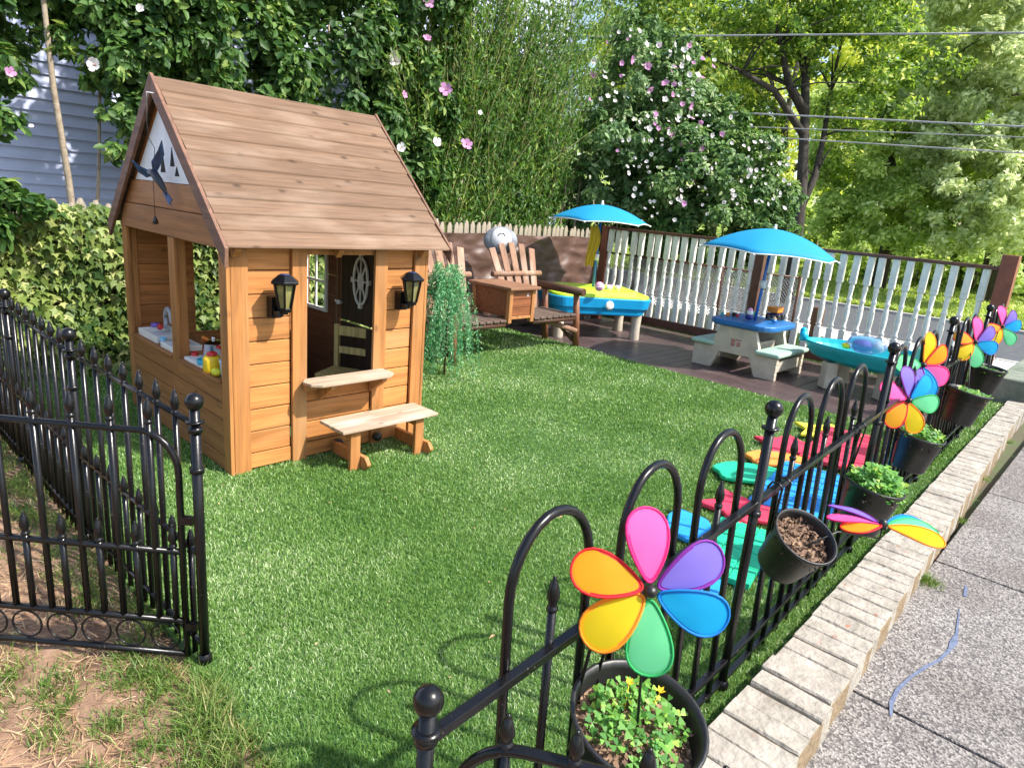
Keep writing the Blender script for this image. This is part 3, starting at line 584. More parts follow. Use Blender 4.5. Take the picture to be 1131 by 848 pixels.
for (yy, xx, mt, lb_, hh_) in ((.62,.05,red_pl,'tiny red toy cup beside the white draining tray',.04),(1.06,.03,lightblue_pl,'tiny light blue toy cup between sink and hob',.045),(.36,.12,orange_pl,'tiny orange toy cup behind the yellow jar',.05)):
    b = thing('toy_beaker', local(xx,yy), lb_, 'toy cup'); q = MB(); q.lathe([(.001,0),(.016,0),(.021,hh_),(.018,hh_),(.014,.004),(.001,.004)], n=14); q.build('cup_body', mt, b)
# small yellow chair inside
b = thing('toy_chair', (2.56,3.98,0), 'small yellow ladder back chair inside the playhouse', 'chair', rz=rad(-60))
ych = wood('yellow_chair_paint', (.80,.62,.24), 2, knots=False)
for i,(x,y) in enumerate(((-.14,.13),(.14,.13),(-.14,-.13),(.14,-.13))):
    q = MB(); q.box((x-.017,y-.017,0),(x+.017,y+.017,.62 if y>0 else .29)); q.build('leg', ych, b, bevel=.003)
q = MB(); q.box((-.16,-.15,.292),(.16,.11,.312)); q.build('seat', ych, b, bevel=.004)
q = MB(); q.box((-.122,.12,.54),(.122,.14,.61)); q.box((-.122,.12,.41),(.122,.14,.46)); q.build('backrest', ych, b, bevel=.003)

# ================================================================== BLACK METAL FENCES
def spear(mb, x, y, z0, z1, r=.0100):
    mb.tube([(x,y,z0),(x,y,z1-.075)], r, 7)
    mb.lathe([(r,-.078),(.013,-.074),(.013,-.068),(.0095,-.066),(.0095,-.060),(.0145,-.045),(.014,-.035),(.008,-.008),(.004,-.003),(.005,.002),(.001,.005)], (x,y,z1), 8)
def post_mesh(z1=.93, r=.0155, ring=(.06,.19), br=.028):
    m = MB(); m.tube([(0,0,-.05),(0,0,z1-br)], r, 12); m.ball((0,0,z1-br*.9+.003), br, 16)
    m.lathe([(r,-.003),(r+.012,-.003),(r+.012,.003),(r,.004)], (0,0,z1-br*2-.028), 14)
    for q in ring: m.lathe([(r,-.008),(r+.006,-.008),(r+.006,.008),(r,.009)], (0,0,z1-q-.05), 14)
    m.lathe([(r,.0),(r+.008,.0),(r+.008,.02),(r,.03)], (0,0,.01), 12)
    return m
# left run along the turf edge
LF = thing('metal_fence', (.75,1.97,0), 'black spear topped metal fence running from gate post back towards the ivy', 'fence')
pts = [(0,0),(-.06,1.08),(-.075,2.16),(-.09,3.2)]
pm0 = post_mesh(.93).build('post', black, LF)
for p in pts[1:]: o = copy_part(pm0, (p[0],p[1],0))
sp = MB(); spear(sp, 0,0,.0,.91); sp0 = sp.build('picket', black, LF); sh_ = MB(); spear(sh_, 0,0,.0,.46); sh0 = sh_.build('short_picket', black, LF)
first = True
for i in range(3):
    a, b = Vector(pts[i]), Vector(pts[i+1]); rl = MB()
    for z in (.835,.40,.07): rl.tube([(a.x,a.y,z),(b.x,b.y,z)], .0095, 8)
    rl.build('rail', black, LF)
    for k in range(1,8):
        p = a.lerp(b, k/8)
        if first: sp0.location = (p.x,p.y,0); p2 = a.lerp(b, (k-.5)/8); sh0.location = (p2.x,p2.y,0); first = False
        else: copy_part(sp0, (p.x,p.y,0)); p2 = a.lerp(b, (k-.5)/8); copy_part(sh0, (p2.x,p2.y,0))
    p2 = a.lerp(b, 7.5/8); copy_part(sh0, (p2.x,p2.y,0))
# gate leaf, local x from hinge outwards
def gate(name, loc, ang, label, L=.86, top=.80):
    g_ = thing(name, loc, label, 'gate', rz=ang)
    f = MB(); r = .0108
    f.tube([(.03,0,.02),(.03,0,top-.13)]+[(.03+.12*(1-math.cos(t)),0,top-.13+.13*math.sin(t)) for t in [k*PI/16 for k in range(1,9)]]+[(L-.12,0,top)]+[(L-.12+.12*math.sin(t),0,top-.13+.13*math.cos(t)) for t in [k*PI/16 for k in range(0,9)]]+[(L,0,.02)], r, 8)
    for z in (.40,.15,.025): f.tube([(.03,0,z),(L,0,z)], r, 8)
    f.build('gate_frame', black, g_)
    rg = MB()
    for k in range(7): c = .10+k*.115; rg.tube([(c+.048*math.cos(t),0,.0875+.048*math.sin(t)) for t in [j*PI/9 for j in range(18)]], .0035, 6, closed=True)
    rg.build('ring', black, g_)
    q = MB(); spear(q, .115,0,.155,.90); q0 = q.build('picket', black, g_); q = MB(); spear(q, .06,0,.155,.49); q1 = q.build('short_picket', black, g_)
    for k in range(1,6): copy_part(q0, (k*.118,0,0))
    for k in range(1,7): copy_part(q1, (k*.118,0,0))
    for z in (.12,.5): hg = MB(); hg.box((-.01,-.010,z),(.028,.010,z+.025)); hg.build('hinge', black, g_)
    return g_
ga = math.atan2(.48,-.44)
gate('fence_gate', (.735,2.0,0), ga, 'open black metal gate leaf with row of rings along its bottom at left', top=.80)
# right-hand arched fence
RF_PTS = [(.65,.735),(2.0,.755),(3.45,.81),(4.9,.86),(6.35,.90),(7.8,.95)]
def railz(u): return float(np.interp(u, [.65,2.0,3.45,4.9,8], [.63,.70,.74,.765,.765]))
def lift(u): return float(np.interp(u, [.65,2.0,3.45,4.9,8], [0,.035,.075,.10,.10]))
RF = thing('arched_metal_fence', (.65,.735,0), 'black metal fence with tall hoops and hanging flower pots along the brick edging', 'fence')
def W2(p, z=0): return (p[0]-.65, p[1]-.735, z)
pn = post_mesh(.735, ring=(.05,)).build('post', black, RF, loc=(0,0,0))
pf0 = post_mesh(1.035, ring=(.32,)).build('post', black, RF, loc=W2(RF_PTS[1]))
for p in RF_PTS[2:-1]: copy_part(pf0, W2(p), sc=(1,1,1+lift(p[0])-.035))
offs = [[.35,.74,1.12],[.36,.73,1.09],[.36,.73,1.09],[.36,.73,1.09],[.36,.73,1.09]]
hp0 = None; sp0 = None; sh0 = None
for i in range(5):
    a, b = Vector(RF_PTS[i]), Vector(RF_PTS[i+1]); L = (b-a).length; ang = math.atan2(b.y-a.y, b.x-a.x); d = (b-a).normalized()
    rl = MB(); A = W2(a); Bq = W2(b)
    rl.bar((A[0],A[1],railz(a.x)), (Bq[0],Bq[1],railz(b.x)), .022, .02); rl.bar((A[0],A[1],.12), (Bq[0],Bq[1],.12), .022, .018); rl.bar((A[0],A[1],.035), (Bq[0],Bq[1],.035), .018, .016)
    rl.build('rail', black, RF, bevel=.002)
    for c in offs[i]:
        if hp0 is None:
            m = MB(); w = .13; R = .13
            m.tube([(-w,0,.0),(-w,0,.79)]+[(-w*math.cos(t),0,.79+R*1.2*math.sin(t)) for t in [k*PI/14 for k in range(1,14)]]+[(w,0,.79),(w,0,.0)], .0108, 10); hp0 = m.build('hoop', black, RF); H0 = hp0
            m = MB(); spear(m, 0,0,0,.80); sp0 = m.build('picket', black, RF)
            oo = [hp0, sp0]
        else: oo = [copy_part(hp0,(0,0,0)), copy_part(sp0,(0,0,0))]
        p = a+d*c
        for o in oo: o.location = W2(p); o.rotation_euler = (-.03+random.uniform(-.008,.008),random.uniform(-.008,.008),ang); o.scale = (1,1,1+lift(p.x))
g2 = gate('fence_gate', (.665,.712,0), math.atan2(-.40,.24), 'open black metal gate leaf below the nearest pot at the bottom edge', top=.655)
for c in [o for o in bpy.data.objects if o.parent == g2 and o.name.startswith('picket')]: c.scale = (1,1,.80)

# ================================================================== POTS, PLANTS, PINWHEELS
CL = leaf('clover_leaf', (.05,.19,.04), (.19,.42,.07), (.42,.58,.10), tr=.35, bscale=14)
def pot(name_label, loc, r, tilt, hook_to):
    P_ = thing('plant_pot', loc, name_label, 'plant pot', 'black pots hanging along the fence')
    P_.rotation_euler = tilt; h = r*1.75; rb = r*.70
    m = MB(); m.lathe([(.001,-h),(rb,-h),(rb+.004,-h+.01),(r*.96,-.012),(r,-.012),(r*1.035,-.004),(r*1.035,.004),(r*.985,.006),(r*.94,-.015),(r*.88,-h*.4),(.001,-h*.4)], n=36); m.build('pot_shell', pot_m, P_)
    s_ = MB(); n = 22; pr = []
    vs = [(0,0,-r*.42)]; 
    for i in range(1,6):
        for k in range(n): t = 2*PI*k/n; q = r*.92*i/5; vs.append((q*math.cos(t), q*math.sin(t), -r*.40+random.uniform(-.008,.008)-(.02 if i==5 else 0)*0))
    fs = [(0,1+k,1+(k+1)%n) for k in range(n)]
    for i in range(4):
        for k in range(n): fs.append((1+i*n+k,1+(i+1)*n+k,1+(i+1)*n+(k+1)%n,1+i*n+(k+1)%n))
    s_.add(vs, fs, True); so2 = s_.build('soil', soil_m, P_)
    N_ = 420; a = RNG.uniform(0,2*PI,N_); q = r*.86*np.sqrt(RNG.uniform(0,1,N_)); Pn = np.stack([q*np.cos(a),q*np.sin(a),-r*.38+RNG.uniform(-.004,.014,N_)],1)
    leaves('bark_chips', Pn, np.tile([0,0,1.],(N_,1)), .022, T_SIMPLE, soil_m, so2, rnd=.7)
    # strap hook over the rail
    R3 = Matrix.Rotation(0,3,'X'); k = MB(); inv = Matrix.LocRotScale(Vector(loc), P_.rotation_euler, None).inverted()
    hx, hy = hook_to; dx = Vector((hx,hy)); st = Vector((hx, hy, .0))
    for s2 in (-.035,.035):
        zr = railz(hx); top = [Vector((hx+s2, hy+.022, zr-.05)), Vector((hx+s2, hy+.022, zr)), Vector((hx+s2, hy+.012, zr+.02)), Vector((hx+s2, hy-.01, zr+.022)), Vector((hx+s2, hy-.025, zr+.01)), Vector((loc[0]+s2, loc[1]+r*.95, loc[2]-.0)), Vector((loc[0]+s2, loc[1]+r*.9, loc[2]-.06))]
        k.tube([inv@v for v in top], .004, 6)
    k.build('hook', black, P_)
    return P_
def clover(label, loc, r, n, cat='plant', size=.018, hgt=.05, tilt=(0,0,0), flowers=True, name='clover_plant'):
    T = thing(name, loc, label, cat); T.rotation_euler = tilt
    a = RNG.uniform(0,2*PI,n); q = r*np.sqrt(RNG.uniform(0,1,n)); z = hgt*(1-.5*(q/r)**2)*RNG.uniform(.35,1.1,n); P = np.stack([q*np.cos(a),q*np.sin(a),z],1)
    leaves('leaf', P, np.tile([-.15,-.25,1.],(n,1)), size, T_CLOVER, CL, T, rnd=.35)
    m = MB()
    for i in range(0,n,2): m.tube([(P[i,0]*.5,P[i,1]*.5,-.03),(P[i,0]*.85,P[i,1]*.85,P[i,2]*.6),tuple(P[i])], .0011, 4, cap=False)
    m.build('stem', mat('green_stem', (.13,.26,.06), .6), T)
    if flowers:
        for (x,y,z) in ((.02,.06,hgt+.035),(.075,.005,hgt+.02)):
            f = MB(); f.tube([(x*.7,y*.7,0),(x,y,z-.008)], .0012, 5)
            for k in range(5): t = 2*PI*k/5; f.add([(x,y,z-.008),(x+.007*math.cos(t-.5),y+.007*math.sin(t-.5),z),(x+.011*math.cos(t),y+.011*math.sin(t),z+.004),(x+.007*math.cos(t+.5),y+.007*math.sin(t+.5),z)], [(0,1,2,3)])
            f.build('flower', mat('yellow_petal', (.85,.62,.03), .5), T)
    return T
def fy(u): return float(np.interp(u, [p[0] for p in RF_PTS], [p[1] for p in RF_PTS]))
def PVx(x,y,v): d = ray(x,y); return CO+d*(v/d.y)
def pl_(x,y,w,v): p = PVx(x,y,v); return (round(p.x,3),round(p.y,3),round(p.z,3)), (p-CO).dot(CF)*w/2/FP
pots = []
for (x,y,w,v,tl,lb) in ((706,792,150,.60,(rad(12),rad(-4),0),'nearest black pot hanging inside the black gate, full of clover'),
        (890,592,70,.645,(rad(27),rad(-14),0),'black pot of bare bark chips tipped forward on the fence'),
        (966,535,62,.68,(rad(8),rad(3),0),'black pot of bushy clover, second planted one from the camera'),
        (1018,480,47,.71,(rad(8),0,0),'black pot with pinwheel petals just above it, fourth from the camera'),
        (1071,432,42,.74,(rad(8),rad(4),0),'black pot with low pale green plants, fifth along the fence'),
        (1093,406,34,.77,(rad(6),0,0),'farthest black pot, near the fence corner post')):
    l_, r_ = pl_(x,y,w,v); pots.append((l_, r_, tl, lb))
for (loc, r, tl, lb) in pots: pot(lb, loc, r, tl, (loc[0]+.0, fy(loc[0])))
clover('green clover with two yellow flowers in the nearest hanging pot', (pots[0][0][0]+.012,pots[0][0][1]+.012,pots[0][0][2]-.055), .112, 120, size=.019, hgt=.06, tilt=(rad(14),rad(-6),0))
clover('bushy light green clover spilling over the pot beyond the bark filled one', (pots[2][0][0],pots[2][0][1],pots[2][0][2]-.04), pots[2][1]*.92, 210, size=.022, hgt=.12, tilt=(rad(8),0,0), flowers=False)
clover('green clover behind the big pinwheel in the fourth pot', (pots[3][0][0],pots[3][0][1],pots[3][0][2]-.04), pots[3][1]*.92, 130, size=.022, hgt=.09, flowers=False)
clover('low pale green clover in the fifth pot', (pots[4][0][0],pots[4][0][1],pots[4][0][2]-.04), pots[4][1]*.92, 120, size=.022, hgt=.05, flowers=False)
clover('sparse green seedlings in the farthest pot', (pots[5][0][0],pots[5][0][1],pots[5][0][2]-.04), pots[5][1]*.92, 50, size=.02, hgt=.03, flowers=False)
# dry stalks trailing from the third pot
PET = {'pink': ((.92,.16,.55),(.80,.02,.20)), 'purple': ((.30,.22,.85),(.22,.02,.32)), 'blue': ((.01,.50,.95),(.0,.20,.60)), 'green': ((.22,.90,.42),(.03,.42,.12)), 'yellow': ((.95,.68,.01),(.88,.28,.01)), 'orange': ((.95,.42,.01),(.70,.01,.02))}
ORDER = ['pink','purple','blue','green','yellow','orange']
def pinwheel(label, hub, n, up, stake_foot, R=.18, rot=0, order=ORDER, twist=12, gaps=None):
    T = thing('pinwheel', stake_foot, label, 'pinwheel', 'rainbow flower pinwheels in the pots')
    fo = Vector(stake_foot); M = Matrix.Translation(-fo) @ frame(hub, n, up)
    for k, c in enumerate(order):
        ang = rad(90+rot-60*k) if gaps is None else rad(gaps[k]); ci, ce = PET[c]
        out = []; K = 26
        for j in range(K):
            t = 2*PI*j/K; q = (1-math.cos(t))/2; rr = .018+(R-.018)*q; wd_ = R*.365*math.sin(t)*(.34+.66*q)**.9; out.append((rr, wd_))
        pm_ = Matrix.Rotation(ang,4,'Z') @ Matrix.Rotation(rad(twist),4,'X')
        zf = lambda rr, w_: .012*math.sin(PI*rr/R)
        vs = [M@pm_@Vector((rr,w_,zf(rr,w_))) for rr,w_ in out]; cen = M@pm_@Vector((R*.6,0,.02))
        m = MB(); m.add([cen]+vs, [(0,1+j,1+(j+1)%K) for j in range(K)], True)
        po = m.build('petal', cloth('petal_cloth_'+c, ci, .55), T)
        e = MB(); e.tube(vs, .0030, 6, closed=True)
        vi = [M@pm_@Vector((R*.55+(rr-R*.55)*.90, w_*.86, zf(rr,w_)+.0015)) for rr,w_ in out]
        e.add(vs+vi, [(j,(j+1)%K,K+(j+1)%K,K+j) for j in range(K)], True)
        e.build('petal_edge', cloth('petal_edge_'+c, ce, .25), po)
    h_ = MB(); h_.lathe([(.001,.022),(.010,.02),(.014,.008),(.014,-.012),(.001,-.012)], n=14, M=M); h_.build('hub', pot_m, T)
    hv = Vector(hub)-fo; bk = M.to_3x3()@Vector((0,0,-.03)); s_ = MB(); s_.tube([(0,0,-.04), (hv.x*.4+bk.x, hv.y*.4+bk.y, hv.z*.5), hv+bk-Vector((0,0,.02)), hv+bk*.4], .0033, 6); s_.build('stake', pot_m, T)
    return T
tc_ = (-CF).normalized(); 
pinwheel('nearest rainbow pinwheel facing the camera above the clover pot', tuple(at(718,652,1.40)), tc_+Vector((0,0,.10)), CU, tuple(pots[0][0]), rot=-2, R=.172, gaps=[93,28,-22,-92,-143,162])
pinwheel('rainbow pinwheel leaning out flat over the bricks, seen edge on', tuple(at(975,580,2.36)), CU*.93+CR*.10-CF*.22, CF, tuple(pots[1][0]), R=.19, order=['pink','orange','yellow','green','blue','purple'], gaps=[178,208,-38,-2,12,132], twist=10)
pinwheel('rainbow pinwheel with pink petal at its left, over the fourth pot', tuple(at(1003,442,3.45)), tc_+CR*.15, CU, tuple(pots[3][0]), R=.175, gaps=[155,95,42,-8,-75,-132])
pinwheel('rainbow pinwheel with yellow petal pointing up, behind another pinwheel', tuple(at(1019,403,3.75)), tc_+CR*.25, CU, tuple(pots[3][0]), R=.19, order=['yellow','orange','pink','blue','green','purple'], gaps=[72,28,-28,-75,178,-118])
pinwheel('rainbow pinwheel with tall pink petal, second from the fence corner', tuple(at(1077,378,4.7)), tc_+CR*.1, CU, tuple(pots[4][0]), R=.175, gaps=[85,32,-18,-88,-140,165])
pinwheel('farthest rainbow pinwheel beside the red brown corner post', tuple(at(1107,361,5.6)), tc_+CR*.1, CU, tuple(pots[5][0]), R=.175, gaps=[95,45,5,-55,-125,-170])

# ================================================================== FOAM PLAY SHAPES on the turf
FZ = [.014]
def foam(label, c, kind, s_, ang, col, name, cat='play mat piece', h=.03):
    T = MB()
    if kind == 'oval': poly = [((1+.10*math.cos(5*t))*s_*math.cos(t), (1+.10*math.sin(4*t))*s_*.68*math.sin(t)) for t in [2*PI*k/40 for k in range(40)]]
    elif kind == 'star': poly = [(s_*(1 if k%2==0 else .58)*math.cos(PI*k/5), s_*(1 if k%2==0 else .58)*math.sin(PI*k/5)) for k in range(10)]
    if kind == 'panel':
        nx_, ny_ = 4, 3; w, l = s_
        for i in range(nx_):
            for j in range(ny_): T.box((-l/2+i*l/nx_+.003,-w/2+j*w/ny_+.003,0),(-l/2+(i+1)*l/nx_-.003,-w/2+(j+1)*w/ny_-.003,h))
        T.box((-l/2+.004,-w/2+.004,.001),(l/2-.004,w/2-.004,h-.006))
    else: T.prism(poly, 0, h)
    o = T.build(name, col, bevel=.010 if kind!='panel' else .004, seg=3, loc=(c[0],c[1],FZ[0])); FZ[0] += .0017; o.rotation_euler = (0,0,ang); tag(o, label, cat, 'coloured foam pieces behind the fence'); return o
fb = mat('blue_foam', (.015,.28,.72), .6, .06, 12, .2, 60); fr = mat('red_foam', (.72,.035,.085), .6, .06, 12, .2, 60); fg = mat('green_foam', (.01,.48,.25), .6, .06, 12, .2, 60); fo_ = mat('orange_foam', (.86,.28,.05), .6, .06, 12, .2, 60); fy_ = mat('yellow_foam', (.85,.72,.06), .6, .06, 12, .2, 60)
foam('blue rounded foam piece nearest the big pinwheel', (2.98,1.44), 'oval', .17, .8, fb, 'foam_oval')
foam('blue foam scrap half hidden under the nearest pinwheel', (2.52,1.10), 'oval', .12, .3, fb, 'foam_oval')
foam('red star shaped foam piece beside the large green panel', (3.42,1.36), 'star', .25, .9, fr, 'foam_star')
foam('large green foam panel behind the bark filled pot', (2.93,1.17), 'panel', (.30,.62), .2, fg, 'play_mat')
foam('green rounded foam piece left of the orange one', (3.98,1.57), 'oval', .24, -.7, fg, 'foam_oval')
foam('orange rounded foam piece between green and red ones', (4.38,1.57), 'oval', .21, -.7, fo_, 'foam_oval')
foam('red star shaped foam piece behind the orange one', (4.75,1.62), 'star', .27, .5, fr, 'foam_star')
foam('yellow star shaped foam piece at the far end', (5.34,1.58), 'star', .27, .2, fy_, 'foam_star')
foam('large blue foam panel behind the fence hoops', (3.98,1.24), 'panel', (.42,.85), .15, fb, 'play_mat')
foam('large red foam panel beyond the blue one', (5.05,1.37), 'panel', (.40,.95), .15, fr, 'play_mat')
foam('narrow green foam panel beside the large blue one', (4.42,1.05), 'panel', (.14,.5), .15, fg, 'play_mat')
# dry leaves on the turf
for (px,py,lb) in ((602,437,'small brown dry leaf on the turf near the deck'),(617,572,'tan dry leaf on the turf left of the second hoop'),(540,705,'dark curled leaf on the turf between near hoop and playhouse')):
    p = G(px,py,.03); m = MB(); s_ = .02; m.add([(0,0,0),(s_,.3*s_,.006),(1.6*s_,0,.002),(s_,-.4*s_,.008)], [(0,1,2),(0,2,3)]); o = m.build('dry_leaf', mat('dry_leaf_brown', (.35,.22,.12), .8), loc=p); tag(o, lb, 'leaf')

# ================================================================== WHITE BALUSTER FENCE
WF = thing('white_baluster_fence', (8.2,1.1,0), 'white turned baluster fence with brown rails along the dark deck', 'fence')
def bal():
    m = MB(); s_ = .032
    m.box((-s_,-s_,.172),(s_,s_,.46)); m.box((-s_,-s_,1.0),(s_,s_,1.315))
    m.lathe([(.032,.46),(.024,.475),(.032,.49),(.032,.50),(.022,.515),(.029,.58),(.033,.66),(.027,.76),(.022,.80),(.030,.815),(.030,.83),(.022,.845),(.025,.93),(.029,.965),(.023,.98),(.032,1.0)], n=12); return m
b0 = bal().build('baluster', white_paint, WF, bevel=.003); y = .17; b0.location = (0,y,0)
while y < 4.75:
    y += .136
    if abs(y-2.52) > .08: c = copy_part(b0, (0,y,0)); c.rotation_euler = (random.uniform(-.012,.012),random.uniform(-.015,.015),0)
m = MB(); m.box((-.045,.06,1.316),(.045,4.85,1.352)); m.box((-.02,.06,1.26),(-.0225-.01,4.85,1.30)) if False else None
m.box((-.03,.06,.06),(.03,4.85,.171)); m.build('rail', wrail, WF, bevel=.006)
for i,(y,h,wd_,mt) in enumerate(((0,1.47,.07,wpost),(2.52,1.30,.055,wrail),(4.9,1.36,.055,wpost))):
    m = MB(); m.box((-wd_+.02*(i>0)+(.02 if i else 0),y-wd_,-.1),(wd_+(.03 if i else 0),y+wd_,h)); m.build('post', mt, WF, bevel=.006)
# grey wire mesh panel behind it
m = MB(); y0, y1, z0, z1 = 3.3,6.4,.0,.93; st = .045; u = 8.75
hgt = z1-z0; k = y0-hgt
while k < y1:
    a0, a1 = k, k+hgt
    for (p, q, r_, t_) in ((a0,z0,a1,z1),(a0,z1,a1,z0)):
        A = [p,q]; Bq = [r_,t_]
        if A[0] < y0: f = (y0-A[0])/(Bq[0]-A[0]); A = [y0, A[1]+(Bq[1]-A[1])*f]
        if Bq[0] > y1: f = (y1-A[0])/(Bq[0]-A[0]); Bq = [y1, A[1]+(Bq[1]-A[1])*f]
        if Bq[0] > A[0]+.01: m.bar((u,A[0],A[1]), (u,Bq[0],Bq[1]), .006, .013, up=(1,0,0)) if False else m.bar((u,A[0],A[1]), (u,Bq[0],Bq[1]), .008, .005, up=(1,0,0))
    k += st
MF = thing('mesh_fence', (0,0,0), 'grey wire mesh fence standing just behind the white balusters', 'fence')
m.build('mesh_panel', mat('galvanised_wire', (.42,.42,.43), .5, .1, 20, 0, metal=.3), MF)
m = MB()
for y in (3.28,4.35,5.4,6.42): m.tube([(u,y,-.1),(u,y,.97)], .022, 10)
m.tube([(u,3.28,.945),(u,6.42,.945)], .014, 8); m.build('frame', wrail, MF)
m = MB(); m.box((8.70,2.93,-.1),(8.82,3.05,.62)); tag(m.build('wooden_stump_post', wood('stump_wood', (.14,.08,.05), 2), bevel=.01), 'short brown wooden post behind the white balusters right of the picnic umbrella', 'post')

# ================================================================== BACK FENCE (pickets), tarp, ivy
BF = thing('picket_fence', (0,6.08,0), 'pale dog eared wooden picket fence behind the ivy and brown tarp', 'fence')
pk = MB(); pk.prism([(-.035,-.1),(.035,-.1),(.035,1.26),(.012,1.31),(-.012,1.31),(-.035,1.26)], 0, .016, XZY()); p0 = pk.build('picket', wpale, BF)
x = .9; p0.location = (x,0,0); n = 0
while x < 8.1 :
    x += .093
    if 2.0 < x < 4.4: continue
    c = copy_part(p0, (x,random.uniform(-.004,.004),random.uniform(-.025,.012))); c.rotation_euler = (0,random.uniform(-.015,.015),0)
m = MB(); m.box((.5,.018,.3),(8.1,.05,.38)); m.box((.5,.018,1.0),(8.1,.05,1.08)); m.build('rail', wpale, BF)
# brown tarp pinned over the fence
nx, nz = 90, 26; X = np.linspace(4.3,8.02,nx); 
V = []; 
for i, x in enumerate(X):
    for j in range(nz):
        t = j/(nz-1); z = 1.19*(1-t)+.05*t-.02*abs(math.sin(x*2.1))*(1-t); q_ = (x-6.6)*1.0+(t)*1.6; fold = .03*math.sin(x*3.1+t*6)*t+.035*abs(math.sin(q_*5.0+.6*math.sin(t*5)))**1.5*t**.6+.018*math.sin(x*13-t*15)*t+.010*math.sin(x*26+t*9)*t**.5
        V.append((x, 6.045-fold-.01-.06*t, z))
I = np.arange(nx*nz).reshape(nx,nz); F = np.stack([I[:-1,:-1], I[:-1,1:], I[1:,1:], I[1:,:-1]], -1).reshape(-1,4)
o = npmesh('brown_tarp', np.array(V), F, tarp_m); o.data.polygons.foreach_set('use_smooth',[True]*len(F)); tag(o, 'creased dark brown tarp hung along the picket fence behind the log bench', 'tarp')
# ivy screen
IV = leaf('ivy_leaf', (.035,.085,.018), (.21,.28,.06), (.42,.44,.17), tr=.25, bscale=3.5)
n = 13000; X = RNG.uniform(-.9,4.3,n); Z = RNG.uniform(-.02,1.275,n)+.025*np.sin(X*6)+.02*np.sin(X*17); P = np.stack([X, 5.88-RNG.uniform(0,1,n)**.6*(.12+.05*np.sin(X*5+Z*7)), Z],1)
IVT = thing('ivy_screen', (1.5,5.95,0), 'screen of yellow green ivy leaves covering the fence left of the playhouse', 'ivy'); P = P-np.array([1.5,5.95,0])
leaves('leaf', P, np.tile([-.25,-1.,.45],(n,1)), .064, T_LOBE, IV, IVT, T=np.tile([0,-.3,-1.],(n,1)), rnd=.55)
m = MB(); 
for i in range(90):
    x = random.uniform(-2.4,2.8); z = 0; pts = [(x,-.04,0)]
    while z < 1.15: z += .15; x += random.uniform(-.07,.07); pts.append((x,-.05+random.uniform(-.02,.02),z))
    m.tube(pts, .005, 5, cap=False)
m.box((-2.4,-.03,0),(2.8,-.012,1.2)); m.build('stem', mat('ivy_backing', (.035,.03,.018), .9), IVT)

# ================================================================== NEIGHBOUR HOUSE
NH = thing('neighbour_house', (0,8.0,0), 'neighbouring house with lavender grey lap siding behind the shrubs', 'house')
sd = MB(); z = -.1
while z < 6.2:
    sd.add([(-6,-.022,z),(9.3,-.022,z),(9.3,-.002,z+.112),(-6,-.002,z+.112),(-6,0,z),(9.3,0,z)], [(0,1,2,3),(4,5,1,0)]); z += .112
for k in range(56): z = -.1+k*.112; sd.add([(9.322,0,z),(9.322,7,z),(9.302,7,z+.112),(9.302,0,z+.112),(9.3,7,z),(9.3,0,z)], [(0,1,2,3),(5,4,1,0)])
sd.build('siding', mat('lavender_siding', (.55,.60,.82), .5, .04, 4, .05), NH)
m = MB(); m.box((9.28,-.035,-.1),(9.36,.05,6.2)); m.build('corner_board', mat('blue_lavender_trim', (.20,.22,.42), .5, .05), NH)
m = MB(); m.box((-6,.002,-.1),(9.29,6.99,6.15)); m.build('wall_core', mat('house_core', (.3,.3,.35), .8), NH)
m = MB(); m.prism([(-.5,6.15),(7.5,6.15),(3.5,8.6)], -6.3, 9.7, YZX()); m.build('roof', mat('roof_shingles', (.10,.095,.09), .9, .2, 8, .6, 60), NH)

# ================================================================== LOG BENCH (double seat with box)
LB = thing('log_bench', (4.25,4.75,0), 'double log armchair bench with fanned backs and a wooden box between the seats', 'bench')
def seat(x0, w, nm):
    q = MB(); n = 7
    for i in range(n): xa = x0+i*w/n+.006; q.box((xa,-.04,.375),(xa+w/n-.012,.50,.40))
    so3 = q.build('seat', wood('seat_slat_wood', (.13,.09,.07), 1, rough=.7), LB, bevel=.006)
    for yl in (0,.45): q = MB(); q.tube([(x0,yl,.345),(x0+w,yl,.345)], .03, 9); q.build('seat_log', wlogx, so3)
    q = MB(); cxx = x0+w/2; n = 5
    for i in range(n):
        f = (i-(n-1)/2)/((n-1)/2); xb = cxx+f*w*.30; xt = cxx+f*w*.46; hl = .80-.07*f*f
        q.bar((xb,.46,.38), (xt,.46+hl*.36,.38+hl*.93), .10, .022, up=(0,-.93,.36))
    q.build('backrest', wchair, LB, bevel=.014, seg=3)
    q = MB(); q.tube([(x0-.04,.61,.78),(x0+w+.04,.61,.78)], .032, 9); q.build('back_log', wchair, LB)
seat(.0,.68,'l'); seat(1.10,.72,'r')
for (x, s_) in ((-.03,-1),(1.86,1)):
    for (y0,y1_,z1_) in ((-.02,-.10,.62),(.46,.56,.62)):
        q = MB(); q.tube([(x+.01*s_,y0-.02,0),(x-.01*s_,y0,.32),(x-.03*s_,y0+.02,z1_)], [.040,.038,.036], 10); q.build('leg', wood('leg_log', (.20,.08,.04), 2, rough=.5), LB)
    q = MB(); q.tube([(x-.05*s_,-.12,.655),(x-.04*s_,.64,.66)], .045, 10); q.build('armrest', wlogx, LB)
    q = MB(); q.tube([(x,.0,.08),(x-.02*s_,.42,.36)], .028, 8); q.build('brace', wlogx, LB)
q = MB(); q.tube([(1.16,.55,.36),(1.13,.6,.72)], .04, 10); q.build('brace', wchair, LB)
q = MB(); q.tube([(1.84,-.05,.20),(1.45,.3,.33)], .03, 8); q.build('brace', wchair, LB)
q = MB(); q.box((.705,-.02,.42),(1.065,.50,.70)); bx = q.build('storage_box', wbox, LB, bevel=.004)
